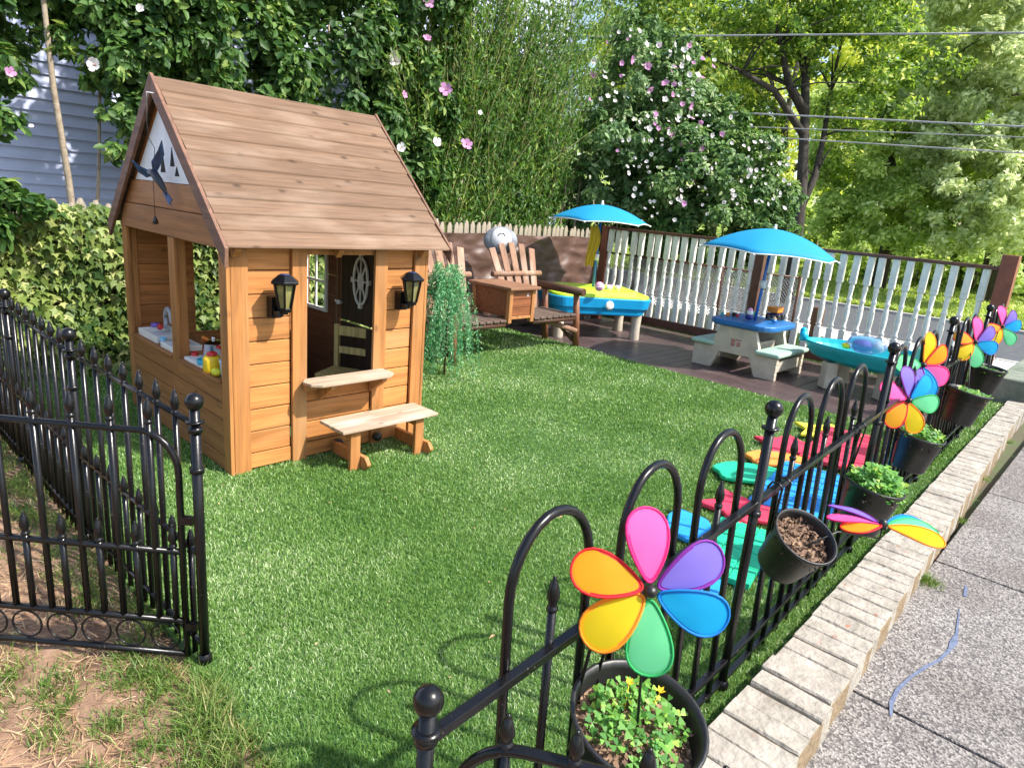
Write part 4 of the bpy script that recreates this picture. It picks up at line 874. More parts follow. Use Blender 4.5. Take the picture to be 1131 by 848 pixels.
q = MB(); boards(q, .74,1.03,.43,.69,-.030,-.0205,3); 
q.build('front_board', wbox, bx, bevel=.003)
q = MB()
for (x,y) in ((.69,-.045),(1.03,-.045),(.69,.47),(1.03,.47)): q.box((x,y,.36),(x+.05,y+.05,.70))
q.box((.7405,-.04,.40),(1.029,-.0205,.43)); q.build('box_leg', wboxz, bx, bevel=.004)
q = MB(); q.box((.655,-.085,.7025),(1.115,.56,.735)); q.build('box_lid', wood('lid_wood', (.26,.13,.075), 0, rough=.5), bx, bevel=.008)
q = MB(); q.box((.955,-.0335,.63),(.985,-.0305,.66)); q.build('badge', grey_pl, bx)
# round cushion behind the right seat back
T = thing('round_cushion', (5.66,5.62,1.13), 'round grey and white cushion propped behind the bench back', 'cushion')
M = frame((0,0,0), (-.6,-.75,.1)); m = MB(); m.ball((0,0,0), .20, 22, M, (1,.80,.4)); m.build('cover', mat('grey_fabric', (.10,.11,.14), .9, .3, 6, .3, 50, col2=(.30,.32,.36)), T)
m = MB(); m.ball((.0,.02,.05), .125, 20, M, (1,.95,.42)); m.build('white_patch', mat('white_fabric', (.66,.67,.70), .9, .06, 10, .2, 60), T)
m = MB(); m.tube([M@Vector((-.04,.05,.098)),M@Vector((-.02,.075,.094)),M@Vector((.02,.075,.094)),M@Vector((.04,.05,.098))], .007, 6); m.build('dark_band', mat('dark_fabric', (.02,.02,.025), .9), T)
# hanging artificial plant
VG = leaf('hanging_fern', (.05,.24,.08), (.19,.46,.21), (.50,.64,.42), tr=.3, bscale=5)
T = thing('hanging_plant', (3.82,4.42,0), 'blue green trailing artificial plant hanging between playhouse and log bench', 'plant'); T.scale = (.78,.78,1.0)
P = []; Tn = []; m = MB()
for i in range(85):
    a = random.uniform(0,2*PI); r_ = random.uniform(0,.10); x, y, z = r_*math.cos(a), r_*math.sin(a), random.uniform(.72,1.0); pts = [(x,y,z)]; L = random.uniform(.2,1.0); q_ = random.uniform(.5,1.7); vx, vy = math.cos(a)*.03*q_+.006, math.sin(a)*.03*q_-.006; s_ = 0
    vz = .02
    while s_ < L and z > .04:
        vz -= .010; vz = max(vz,-.045); x += vx*.6*(1-s_/L)+random.uniform(-.004,.004); y += vy*.6*(1-s_/L); z += vz; s_ += .045; pts.append((x,y,z))
        for k in range(8): P.append((x+random.gauss(0,.013), y+random.gauss(0,.015), z+random.gauss(0,.02))); Tn.append((random.gauss(0,.6),random.gauss(0,.6),-.6))
    m.tube(pts, .002, 4, cap=False)
P = np.array(P); leaves('leaf', P, RNG.normal(0,1,P.shape)+np.array([-.4,-.6,.3]), .034, T_NARROW, VG, T, T=np.array(Tn), rnd=.3); m.build('stem', mat('teal_stem', (.05,.2,.12), .6), T)
for k in range(3):
    pass
m = MB(); m.tube([(0.1,.05,0),(.1,.05,.95)], .012, 8); m.build('support_stake', wlogx, T)
# toadstool ornament on the bench arm
T = thing('toadstool_ornament', (4.10,4.68,.60), 'small red capped toadstool ornament beside the trailing plant', 'ornament')
m = MB(); m.tube([(0,0,0),(0,0,.07)], [.028,.018], 12); m.build('stem', mat('cream_clay', (.62,.52,.40), .7), T)
m = MB(); m.lathe([(.02,.065),(.055,.07),(.05,.095),(.03,.115),(.001,.122)], n=16); m.build('cap', mat('red_clay', (.55,.10,.05), .5), T)

# ================================================================== PLAY TABLES AND PARASOLS
def rounded(w, d, r, n=6, bow=0):
    out = []
    for (sx,sy,a0) in ((1,1,0),(-1,1,90),(-1,-1,180),(1,-1,270)):
        for k in range(n+1): t = rad(a0+90*k/n); out.append((sx*(w/2-r)+r*math.cos(t), sy*(d/2-r)+r*math.sin(t)))
    return [(x*(1+bow*(1-abs(y)/(d/2))*0), y*(1+bow*(1-(abs(x)/(w/2))**2))) for x,y in out]
def loft(mb, rings):
    n = len(rings[0][0]); vs = []; 
    for poly, z in rings: vs += [(x,y,z) for x,y in poly]
    fs = []
    for i in range(len(rings)-1):
        for k in range(n): fs.append((i*n+k, i*n+(k+1)%n, (i+1)*n+(k+1)%n, (i+1)*n+k))
    fs.append(tuple(range(n-1,-1,-1))); fs.append(tuple((len(rings)-1)*n+k for k in range(n))); mb.add(vs, fs)
def sc(poly, f, g_=None): g_ = g_ or f; return [(x*f, y*g_) for x,y in poly]
WT = thing('water_table', (7.0,5.2,0), 'blue and lime green play water table on four beige legs', 'water table', rz=rad(-33))
R0 = []
for (x,y) in rounded(1.34,.86,.16,7): 
    yy = y*(1+.10*(1-(abs(x)/.67)**2)); R0.append((x,yy))
m = MB(); loft(m, [(sc(R0,.88),.315),(sc(R0,.90),.33),(sc(R0,.93),.40),(sc(R0,.965),.405),(sc(R0,1.0),.52),(sc(R0,.99),.53)]); m.build('basin', blue_pl, WT, bevel=.008)
m = MB(); loft(m, [(sc(R0,.97),.531),(sc(R0,.955),.56),(sc(R0,.90),.575),(sc(R0,.80),.57),(sc(R0,.78),.60),(sc(R0,.70),.615)]); m.build('lid', lime_pl, WT, bevel=.006)
m = MB(); m.lathe([(.001,.0),(.05,.0),(.055,.012),(.04,.022),(.001,.024)], n=18, M=frame((.05,-.475,.45),(0,-1,.1))); m.build('drain_knob', white, WT)
for (x,y) in ((-.52,-.31),(.50,-.31),(.52,.30),(-.50,.30)):
    m = MB(); m.lathe([(.062,0),(.066,.02),(.06,.15),(.066,.30),(.07,.33)], (x,y,.004), 12, smooth=True); m.lathe([(.001,.0),(.062,0)], (x,y,.004), 12); m.build('leg', beige, WT)
T = thing('ball', tuple(at(663,308,8.1)), 'pink and white ball lying on the lime lid of the water table', 'ball'); T.location.z = .675
m = MB(); m.ball((0,0,0), .058, 18); m.build('ball_shell', pink_pl, T); m = MB(); m.tube([(.0585*math.cos(t),.0585*math.sin(t),0) for t in [k*PI/12 for k in range(24)]], .004, 6, closed=True); m.build('seam', white, T)
T = thing('toy_cups', (6.98,4.95,.60), 'small white and pink toy cups heaped in the middle of the water table', 'toy cups')
for k,(x,y,c) in enumerate(((0,0,white),(.09,.05,pink_pl),(-.10,.04,white),(.16,-.02,white))): m = MB(); m.lathe([(.001,0),(.028,0),(.036,.05),(.032,.05),(.025,.006),(.001,.006)], (x,y,.012), 14); m.build('cup', c, T)
def parasol(label, loc, R, ztop, drop, zbase, lean, rz):
    T = thing('parasol', loc, label, 'parasol', 'turquoise parasols over the play tables', rz=rz); T.rotation_euler = (lean[0], lean[1], rz)
    m = MB(); n = 6; K = 8; sub = 6; vs = [(0,0,ztop)]; 
    # six panels, seams taut, cloth sagging between ribs, short scalloped valance
    ring = n*sub
    for i in range(1,K+1):
        f = i/K; zz = ztop-drop*(f**1.75)
        for k in range(ring):
            t = 2*PI*k/ring; ph = (k%sub)/sub; s_ = math.sin(PI*ph); ed = math.cos(PI/n)/math.cos((ph-.5)*2*PI/n)
            rr = R*f*(1+(ed-1)*.9*(f)); zz2 = zz-.012*s_*math.sin(PI*f)*0+.03*s_*f*f*.6; vs.append((rr*math.cos(t), rr*math.sin(t), zz2))
    fs = [(0,1+k,1+(k+1)%ring) for k in range(ring)]
    for i in range(K-1):
        for k in range(ring): fs.append((1+i*ring+k,1+(i+1)*ring+k,1+(i+1)*ring+(k+1)%ring,1+i*ring+(k+1)%ring))
    m.add(vs, fs, True); cn = m.build('canopy', um_m, T, solid=.002)
    e = MB(); e.tube([vs[1+(K-1)*ring+k] for k in range(ring)], .0065, 5, closed=True); e.build('white_hem', white, cn)
    for k in range(n):
        r_ = MB(); t = 2*PI*k/n; pts = [(R*f*math.cos(t),R*f*math.sin(t),ztop-drop*f**1.75-.008) for f in (0.02,.25,.5,.75,1.0)]; r_.tube(pts, .004, 5); r_.ball((R*1.01*math.cos(t),R*1.01*math.sin(t),ztop-drop-.005), .012, 8); r_.build('rib', white, T)
    m = MB(); m.tube([(0,0,zbase),(0,0,ztop-.02)], .0165, 12); m.build('pole', pole_m, T)
    m = MB(); m.tube([(0,0,zbase+.40),(0,0,zbase+.48)], .034, 12); m.tube([(.02,0,zbase+.44),(.06,0,zbase+.44)], .010, 8); m.build('pole_clamp', white, T)
    m = MB(); m.tube([(0,0,ztop-.012),(0,0,ztop+.03)], [.026,.014], 10); m.ball((0,0,ztop+.035), .016, 8); m.build('finial', white, T)
    return T
parasol('turquoise parasol over the blue water table at the back', (6.98,5.2,0), .64, 1.635, .21, .55, (0,0), rad(20))
parasol('turquoise parasol over the beige picnic table nearer the middle', (7.13,3.1,0), .74, 1.525, .26, .50, (rad(2),rad(1),0), rad(12))
# yellow cloth hanging from the first parasol
V = []; nx, nz = 10, 18
for i in range(nx):
    for j in range(nz): t = j/(nz-1); u_ = (i/(nx-1)-.5); wd_ = .10+.07*math.sin(t*3)*(1-t); V.append((u_*wd_+.02*math.sin(t*5), .02*math.sin(u_*18+t*3)*(t+.3), -.48*t-.05*abs(u_)*(t>.9)))
I = np.arange(nx*nz).reshape(nx,nz); F = np.stack([I[:-1,:-1], I[:-1,1:], I[1:,1:], I[1:,:-1]], -1).reshape(-1,4)
o = npmesh('yellow_cloth', np.array(V), F, cloth('yellow_fabric', (.72,.46,.03), .3)); o.data.polygons.foreach_set('use_smooth',[True]*len(F)); o.location = (6.90,5.22,1.37); o.rotation_euler = (0,0,rad(-46)); tag(o, 'yellow cloth hanging beside the pole of the back parasol', 'cloth')
# picnic table
PT = thing('picnic_table', (7.15,3.1,0), 'beige toddler picnic table with blue top and two mint seats', 'picnic table')
out = [(-.475,0),(-.255,0),(-.17,.19),(.17,.19),(.255,0),(.475,0),(.475,.075),(.465,.08),(.475,.085),(.475,.155),(.465,.16),(.475,.165),(.475,.235),(.285,.235),(.20,.475),(-.20,.475),(-.285,.235),(-.475,.235),(-.475,.165),(-.465,.16),(-.475,.155),(-.475,.085),(-.465,.08),(-.475,.075)]
for x in (-.36,.31):
    m = MB(); m.prism(out, x, x+.055, YZX((0,0,.005))); pl = m.build('side_panel', beige, PT, bevel=.012)
    if x < 0:
        m = MB(); 
        m.box((x-.003,-.055,.28),(x-.0005,-.015,.33)); m.box((x-.003,.005,.28),(x-.0005,.05,.36)); m.box((x-.003,-.06,.345),(x-.0005,.0,.36)); m.build('worn_sticker', mat('faded_red_sticker', (.45,.22,.18), .7, .3, 40), pl)
m = MB(); loft(m, [(sc(rounded(.80,.74,.20,5),.95),.482),(rounded(.80,.74,.20,5),.50),(rounded(.80,.74,.20,5),.535),(sc(rounded(.80,.74,.20,5),.985),.545)]); m.build('tabletop', navy_pl, PT, bevel=.006)
for s_ in (-1,1):
    m = MB(); m.box((-.40,s_*.37-.135,.245),(.41,s_*.37+.135,.295)); m.build('seat', mint_pl, PT, bevel=.022, seg=3)
m = MB(); m.box((-.3,-.16,.25),(.305,-.13,.33)); m.box((-.3,.13,.25),(.305,.16,.33)); m.box((-.3,-.45,.08),(.305,-.43,.2)); m.box((-.3,.43,.08),(.305,.45,.2)); m.build('crossbar', beige, PT, bevel=.006)
def toy(nm, x, y, lb, cat, z=.552): return thing(nm, (x,y,z), lb, cat)
T = toy('toy_truck', 7.42,2.98,'orange and black toy dump truck on the blue picnic table', 'toy truck')
m = MB(); m.box((-.09,-.05,.05),(.09,.05,.075)); m.box((.04,-.045,.075),(.09,.045,.125)); m.build('chassis', mat('dark_purple_plastic', (.03,.02,.08), .4), T, bevel=.006)
m = MB(); m.prism([(-.10,.085),(.035,.085),(.045,.145),(-.13,.145)], -.06,.06, XZY()); m.build('tipper', orange_pl, T, bevel=.006)
for x in (-.06,.05):
    for y in (-.06,.06): m = MB(); m.tube([(x,y-.015,.035),(x,y+.015,.035)], .036, 14); m.build('wheel', pot_m, T)
T = toy('toy_figure', 7.02,3.10,'pink, white and navy round toy figure on the picnic table', 'toy')
m = MB(); m.ball((0,0,.035), .045, 14, sc=(1,1,.75)); m.build('base', mat('navy_plastic', (.02,.03,.22), .4), T); m = MB(); m.ball((0,.0,.08), .036, 12); m.build('head', white, T); m = MB(); m.ball((0,0,.105), .028, 12); m.build('cap', pink_pl, T)
T = toy('toy_turtle', 7.30,3.18,'small green toy turtle with yellow foot on the picnic table', 'toy')
m = MB(); m.ball((0,0,.03), .042, 14, sc=(1,1,.8)); m.build('shell', green_pl, T); m = MB(); m.ball((-.02,-.03,.012), .018, 8); m.ball((.045,0,.03), .017, 8); m.build('foot', yellow_pl, T)
T = toy('toy_blocks', 7.05,3.36,'orange and dark toy blocks at the left end of the picnic table', 'toy blocks')
for (x,y,c,s_) in ((0,0,orange_pl,.035),(.05,-.05,pot_m,.04),(-.03,.05,teal_pl,.03),(.03,-.10,red_pl,.03)): m = MB(); m.box((x-s_/2,y-s_/2,0),(x+s_/2,y+s_/2,s_)); m.build('block', c, T, bevel=.004)
T = toy('toy_boat', 7.12,2.86,'blue and tan toy boat at the near right edge of the picnic table', 'toy')
m = MB(); m.ball((0,0,.025), .04, 12, sc=(1,.7,.6)); m.build('hull', navy_pl, T); m = MB(); m.box((-.02,-.015,.03),(.02,.015,.055)); m.build('cabin', mat('tan_plastic', (.6,.36,.14), .5), T, bevel=.004)
# turquoise boat shaped table
BT = thing('sand_table', (7.32,1.90,0), 'turquoise boat shaped sand table on beige legs beside the fence', 'sand table', rz=rad(4))
bo_ = []
for k in range(36):
    t = 2*PI*k/36; x = .40*math.sin(t); y = .66*math.cos(t); bo_.append((x*(1-.18*(y/.66)), y))
bo_ = bo_[::-1]
m = MB(); n = len(bo_); rings = [(sc(bo_,.70,.74),.27),(sc(bo_,.86,.88),.31),(sc(bo_,.97,.975),.39),(sc(bo_,1.0),.42),(sc(bo_,1.0),.445),(sc(bo_,.95,.965),.445),(sc(bo_,.92,.93),.40),(sc(bo_,.82,.84),.33)]; loft(m, rings); m.build('hull', teal_pl, BT)
m = MB(); m.tube([(-.05,.66,.42),(-.05,.68,.52)], [.05,.035], 12); m.ball((-.05,.68,.52), .036, 10); m.build('bow_post', mat('blue_turquoise_plastic', (.0,.42,.66), .35), BT)
for (x,y) in ((-.20,.32),(-.20,-.20),(.22,.3),(.22,-.2)):
    m = MB(); m.lathe([(.001,0),(.085,0),(.09,.01),(.08,.27)], (x,y,.004), 4, M=Matrix.Identity(4), smooth=False); m.build('leg', beige, BT, bevel=.01)
T = thing('toy_bag', (7.36,1.98,.40), 'clear blue and purple bag of toys heaped in the turquoise table', 'bag of toys')
m = MB(); m.ball((0,0,.07), .13, 16, sc=(.8,1.5,.7)); o = m.build('bag', mat('clear_plastic_film', (.45,.60,.85), .12, .1, 6, .8, 14, trans=.75), T)
d_ = o.modifiers.new('d','DISPLACE'); tx = bpy.data.textures.new('crumple','CLOUDS'); tx.noise_scale = .06; d_.texture = tx; d_.strength = .06
m = MB(); m.ball((-.02,.03,.06), .06, 12, sc=(1,1.6,.7)); m.build('purple_toy', purple_pl, T); m = MB(); m.ball((-.03,.18,.03), .045, 10, sc=(1,1.1,.7)); m.build('yellow_toy', yellow_pl, T); m = MB(); m.ball((0,-.10,.06), .05, 12); m.build('white_toy', white, T)
T = thing('toy_bucket', (7.20,1.42,.40), 'upturned mint green toy bucket at the fence end of the turquoise table', 'bucket')
m = MB(); m.lathe([(.10,.0),(.105,.01),(.085,.13),(.06,.17),(.001,.18)], n=22); m.build('bucket_body', mat('mint_green_plastic', (.20,.62,.45), .35, .05), T)
T = thing('toy_mould', (7.05,1.42,.30), 'pale blue toy sand mould under the mint bucket', 'toy mould')
m = MB(); m.lathe([(.001,0),(.05,0),(.09,.06),(.095,.10),(.085,.10),(.001,.03)], n=16); m.build('mould', lightblue_pl, T)

# ================================================================== SHRUBS
stem_m = mat('shrub_bark', (.22,.17,.12), .9, .2, 20, .5, 60, col2=(.36,.30,.22)); trunk_m = mat('tree_bark', (.022,.018,.014), .95, .3, 6, .9, 18, stretch=(3,3,.6), col2=(.06,.05,.04))
def flower_mesh(name, s_, m, parent, heart):
    f = MB()
    for k in range(5):
        t = 2*PI*k/5; c, s2 = math.cos(t), math.sin(t)
        q_ = random.uniform(.8,1.15); pts = [(0,0,0),(.40,.30,.25),(.78*q_,.42,.48),(.95*q_,.15,.50),(.92*q_,-.15,.56),(.76*q_,-.40,.44),(.40,-.32,.28)]
        f.add([((x*c-y*s2)*s_,(x*s2+y*c)*s_,z*s_) for x,y,z in pts], [(0,1,2,3,4,5,6)], False)
    o = f.build(name, m, parent)
    h_ = MB(); h_.tube([(0,0,.02*s_),(0,0,.5*s_)], [.14*s_,.06*s_], 6); h_.build('flower_heart', heart, o); return o
WFL = cloth('white_petal', (.82,.78,.78), .3); PFL = cloth('pink_petal', (.66,.32,.58), .35); heart = mat('flower_heart', (.55,.30,.30), .6)
def shrub(name, loc, label, cat, blobs, n, size, m, stems, tmpl=T_OVAL, flow=None, sub=.28, mm=26, rnd=.5, nb=(0,0,.5)):
    T = thing(name, loc, label, cat); L0 = np.array(loc)
    P, Q = cloud(blobs, n, sub, mm); P = P-L0; leaves('foliage', P, Q+np.array(nb), size, tmpl, m, T, rnd=rnd, T=RNG.normal(0,.7,P.shape)+np.array([0,-.3,-.5]))
    s_ = MB()
    for (x,y,lx,ly,h_,r_) in stems:
        pts = [(x+lx*f+.03*math.sin(f*7+x*3), y+ly*f+.03*math.cos(f*6+x), h_*f) for f in (0,.2,.4,.6,.8,1.0)]; s_.tube(pts, [r_*(1-.6*f) for f in (0,.2,.4,.6,.8,1.0)], 7)
    if stems: s_.build('stem', stem_m, T)
    if flow:
        prev = {}
        for (x,y,z,kind,sz) in flow:
            mt = WFL if kind == 'w' else PFL
            key = kind
            R = frame((0,0,0), (-.5+random.gauss(0,.4),-.8+random.gauss(0,.3),.3+random.gauss(0,.4)), (random.gauss(0,1),0,1))
            if key not in prev:
                o = flower_mesh('flower', .05, mt, T, heart); prev[key] = o
            else: o = copy_tree(prev[key], T)
            o.location = (x-loc[0],y-loc[1],z-loc[2]); o.rotation_euler = R.to_euler(); k = sz/.05; o.scale = (k,k,k)
    return T
DG = leaf('hibiscus_leaf', (.022,.07,.018), (.10,.20,.042), (.28,.38,.10), tr=.35, bscale=1.5)
FG = leaf('feathery_leaf', (.035,.10,.018), (.12,.24,.04), (.30,.40,.09), tr=.4, bscale=1.2)
GG2 = leaf('greyish_leaf', (.06,.14,.045), (.20,.32,.12), (.42,.50,.28), tr=.35, bscale=1.8)
def fl_at(lst, d): return [(*at(px,py,dd if dd else d), k, s_) for (px,py,k,s_,dd) in lst]
def BL(l): return [(*at(x,y,d),r,r,r*.85) for (x,y,d,r) in l]
# (a) left shrub with bare trunk and nearer branch leaves
shrub('hibiscus_shrub', (1.62,6.7,0), 'leafy hibiscus shrub with slim bare trunk in front of siding at far left', 'shrub',
      BL([(0,15,5.3,.34),(60,-5,5.4,.32),(120,10,5.5,.32),(0,75,5.2,.20),(70,45,5.3,.13),(-5,130,5.1,.16),(140,70,5.5,.26),(165,45,5.6,.36),(138,125,5.6,.20),(128,165,5.6,.10),(108,85,5.5,.13),(200,15,5.7,.4)]), 11000, .085, DG, [(0,-.05,-.08,0,3.6,.035),(.02,0,.5,.1,3.8,.018)],
      flow=fl_at([(105,72,'w',.058,4.95),(10,80,'p',.04,4.8),(35,140,'w',.02,4.8),(155,10,'w',.035,5.0)],7), mm=40)
shrub('hibiscus_branch_shrub', (.35,5.75,0), 'low leafy shrub spilling over the ivy at the left edge', 'shrub',
      BL([(0,215,4.55,.12),(38,225,4.6,.08),(-5,250,4.5,.10)]), 700, .085, DG, [(0,.15,.2,0,1.8,.015)], flow=None, mm=30)
# (b) dark hibiscus hedge behind the playhouse
shrub('white_hibiscus_hedge', (3.4,6.8,0), 'dark green hibiscus hedge with white flowers behind the playhouse roof', 'shrub',
      [(2.55,6.75,2.2,.55,.5,.8),(3.2,6.8,2.4,.8,.6,1.2),(4.2,6.75,2.6,.9,.6,1.3),(3.5,6.9,3.9,1.3,.7,.9),(5.0,6.8,2.5,.7,.6,1.2),(2.6,6.9,3.4,.7,.6,.8),(5.2,6.8,3.7,.7,.6,.8),(4.9,6.6,1.7,.6,.4,.5),(5.9,7.0,2.5,.7,.5,1.0),(6.7,7.1,2.6,.7,.5,1.0),(7.4,7.1,2.4,.6,.5,.8)], 56000, .095, DG,
      [(x,random.uniform(-.2,.2),random.uniform(-.3,.3),0,3.2,.022) for x in (-.9,-.3,.2,.7,1.1,1.4,1.7)], 
      flow=fl_at([(160,12,'w',.05,0),(195,10,'w',.06,0),(255,53,'w',.04,0),(437,67,'w',.08,0),(408,62,'w',.05,0),(352,107,'w',.05,0),(481,158,'w',.06,0),(443,164,'w',.055,0),(325,58,'w',.045,0),(290,25,'w',.04,0),(345,35,'w',.04,0),(398,55,'w',.04,0),(493,100,'p',.075,0),(515,160,'p',.065,0),(472,43,'p',.045,0),(446,105,'p',.04,0),(473,3,'p',.06,0),(245,90,'w',.03,0),(530,125,'w',.03,0),(300,100,'w',.03,0),(380,40,'w',.03,0)],7.1), mm=46, sub=.22)
# (c) tall feathery shrub: long upright branches
T = thing('feathery_shrub', (6.35,6.7,0), 'tall light green shrub of long upright feathery branches', 'shrub')
P = []; Tn = []; s_ = MB()
for i in range(430):
    a = random.uniform(0,2*PI); r_ = random.uniform(0,.25); lx, ly = random.gauss(.25,.85), random.gauss(0,.32); L = random.uniform(2.6,5.2); x0, y0 = r_*math.cos(a)+random.uniform(-1.0,1.2), r_*math.sin(a)*.6
    pts = []
    for k in range(11):
        f = k/10; z = L*f*(1-.06*f); pts.append((x0+lx*f**1.7, y0+ly*f**1.7, z))
    s_.tube(pts, [.008*(1-.8*k/10) for k in range(11)], 4, cap=False)
    for k in range(190):
        f = random.uniform(.2,1); j = min(9,int(f*10)); q = f*10-j; p = [pts[j][c]*(1-q)+pts[j+1][c]*q for c in range(3)]; w = .10*(1.15-f)+.03
        P.append((p[0]+random.gauss(0,w),p[1]+random.gauss(0,w),p[2]+random.gauss(0,w))); Tn.append((lx*.3+random.gauss(0,.5),ly*.3+random.gauss(0,.5),1))
P = np.array(P); leaves('foliage', P, RNG.normal(0,.6,P.shape)+np.array([-.2,-.6,.4]), .085, T_NARROW, FG, T, T=np.array(Tn), rnd=.3); s_.build('stem', mat('yellow_green_stem', (.28,.27,.10), .8, .2), T)
# (d) lilac topped and white flowered shrubs right of it
fl = [(random.uniform(650,790), 0, 'p' if random.random()<.28 else 'w', random.uniform(.02,.048), 0) for _ in range(90)]; fl = [(x, 30+abs(x-700)*.35+random.random()**1.3*130, k, z_, d_) for x,y,k,z_,d_ in fl]
fl += [(random.gauss(763,16), random.gauss(125,34), 'p', .042, 0) for _ in range(13)]+[(x,y,'p',.06,0) for x,y in ((697,66),(716,74),(735,93),(717,98),(762,117))]
shrub('lilac_hibiscus_shrub', (8.8,6.4,0), 'tall shrub crowded with lilac and white blossoms above the back parasol', 'shrub',
      BL([(700,90,10,.65),(738,65,10.2,.5),(680,150,10,.8),(740,140,10.2,.7),(700,35,10,.4),(755,105,10.2,.45),(660,205,10.4,.7),(720,200,10.4,.7),(770,160,10.3,.5)]), 30000, .085, GG2,
      [(x,-.3,random.uniform(-.3,.3),0,1.7,.015) for x in (-.5,-.3,0,.4,.6)], flow=fl_at(fl, 9.35), mm=44, sub=.22)
fl = [(random.uniform(690,872), random.gauss(185,36), 'w', random.uniform(.018,.042), 0) for _ in range(135)]
fl = [f for f in fl if f[1] < 250 and f[1] > 120+abs(f[0]-790)*.25]
fl += [(755,225,'p',.045,0),(742,150,'p',.04,0),(775,165,'p',.045,0)]
shrub('white_hibiscus_shrub', (9.9,5.0,-.1), 'round shrub dotted with white blossoms behind the white baluster fence', 'shrub',
      BL([(760,195,9.9,.8),(815,180,10,.7),(790,140,10.1,.5),(860,225,10.1,.4),(700,235,10.7,.6),(780,250,10,.7),(840,215,10,.45),(835,260,10,.5),(740,275,10.4,.55),(820,280,9.9,.45),(855,250,10.1,.35)]), 42000, .085, leaf('mid_green_leaf', (.04,.11,.03), (.16,.28,.08), (.36,.44,.20), tr=.35, bscale=2),
      [(x,0,random.uniform(-.3,.3),0,2.4,.02) for x in (-.5,-.25,0,.25,.45)], flow=fl_at(fl, 9.35), mm=44, sub=.24)
shrub('low_green_shrub', (7.6,6.6,0), 'dark leafy shrub in the corner behind picket fence and parasol', 'shrub',
      [(6.9,6.7,1.75,.5,.3,.45),(7.7,6.8,1.9,.5,.3,.4),(9.3,7.2,1.5,.55,.4,.7),(6.2,6.8,2.0,.5,.35,.5)], 9000, .08, DG,
      [(x,0,random.uniform(-.25,.25),0,2.0,.025) for x in (-1.9,-1.6,-1.3,-1.0,-.7,-.4,-.1,.2,.5)], mm=30)
m = MB(); m.tube([tuple(at(722,252,10.6)),tuple(at(745,188,10.6))], .03, 8); 
v_ = at(722,252,10.6); w_ = at(745,188,10.6); dd = (v_-w_).normalized(); m = MB(); m.tube([tuple(v_+dd*(v_.z/abs(dd.z))*1.0), tuple(v_), tuple(w_)], .028, 8)
tag(m.build('leaning_pole', mat('dark_pole', (.02,.018,.016), .7)), 'dark leaning pole in front of the white flowered shrub', 'pole')

# ================================================================== TREES
def tree(name, label, base, trunk, limbs, blobs, n, size, m, group=None, tmpl=T_SIMPLE, mm=40, sub=.25, nb=(0,0,.6), r0=.2, fill=.3):
    T = thing(name, base, label, 'tree', group); b0 = Vector(base); t = MB()
    pts = [Vector(p)-b0 for p in trunk]; K = len(pts); t.tube(pts, [r0*(1-.72*k/(K-1)) for k in range(K)], 12); t.build('trunk', trunk_m, T)
    for lm in limbs:
        l = MB(); q = [Vector(p)-b0 for p in lm[:-1]]; rr = lm[-1]; K2 = len(q); l.tube(q, [rr*(1-.75*k/(K2-1)) for k in range(K2)], 8)
        for k in range(1,K2):
            for _ in range(3):
                e = q[k]+Vector((random.gauss(0,.7),random.gauss(0,.7),random.uniform(.1,1.0))); l.tube([q[k], q[k].lerp(e,.5)+Vector((0,0,.08)), e], [rr*.3,rr*.2,rr*.08], 5)
        l.build('limb', trunk_m, T)
    P, Q = cloud(blobs, n, sub, mm, fill); P = P-np.array(b0); leaves('crown', P, Q+np.array(nb), size, tmpl, m, T, rnd=.55); return T
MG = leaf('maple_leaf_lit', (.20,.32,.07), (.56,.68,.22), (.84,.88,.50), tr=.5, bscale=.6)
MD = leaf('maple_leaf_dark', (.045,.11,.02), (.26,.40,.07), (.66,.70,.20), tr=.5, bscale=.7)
MY = leaf('yellow_green_leaf', (.30,.38,.06), (.60,.66,.14), (.84,.82,.30), tr=.5, bscale=.8)
A = lambda x,y,d: tuple(at(x,y,d))
def gb_(x,y,d): p = G(x,y,-.1); v = at(x,y,d); return (v.x, v.y, -.1)
# main forked tree
bs = at(878,262,15); base = (bs.x+.2,bs.y,-.1)
blobs = []
for (x,y,d,r) in ((700,40,15,1.3),(770,70,14.5,1.5),(820,30,15,1.5),(870,60,15.5,1.3),(940,30,15,1.5),(960,110,15,1.2),(800,110,15.5,1.1),(730,10,14.5,1.2),(900,10,14,1.3),(1010,70,15.5,1.1),(840,130,16,.8),(930,160,16,.7),(860,-40,15,1.8),(960,-30,15,1.6),(760,-40,15,1.6)): p = at(x,y,d); blobs.append((p.x,p.y,p.z,r,r,r*.72))
tree('forked_maple_tree', 'big dark trunked maple forking above the white fence', base, [base, A(880,262,15), A(886,200,15), A(889,130,15), A(890,60,15), A(893,0,15), A(897,-60,15)],
     [(A(880,240,15),A(900,195,15.1),A(910,150,15.3),A(918,100,15.4),A(935,20,15.5),.10),(A(889,125,15),A(872,95,14.8),A(862,50,14.6),A(850,0,14.6),.12),(A(888,150,15),A(855,100,14.6),A(820,80,14.2),A(780,60,14),.09),(A(890,90,15),A(880,40,15),A(872,0,15.2),.08),(A(889,70,15),A(905,20,15),A(915,-30,15),.09)],
     blobs, 38000, .125, MD, mm=44, sub=.22, r0=.155, fill=.15)
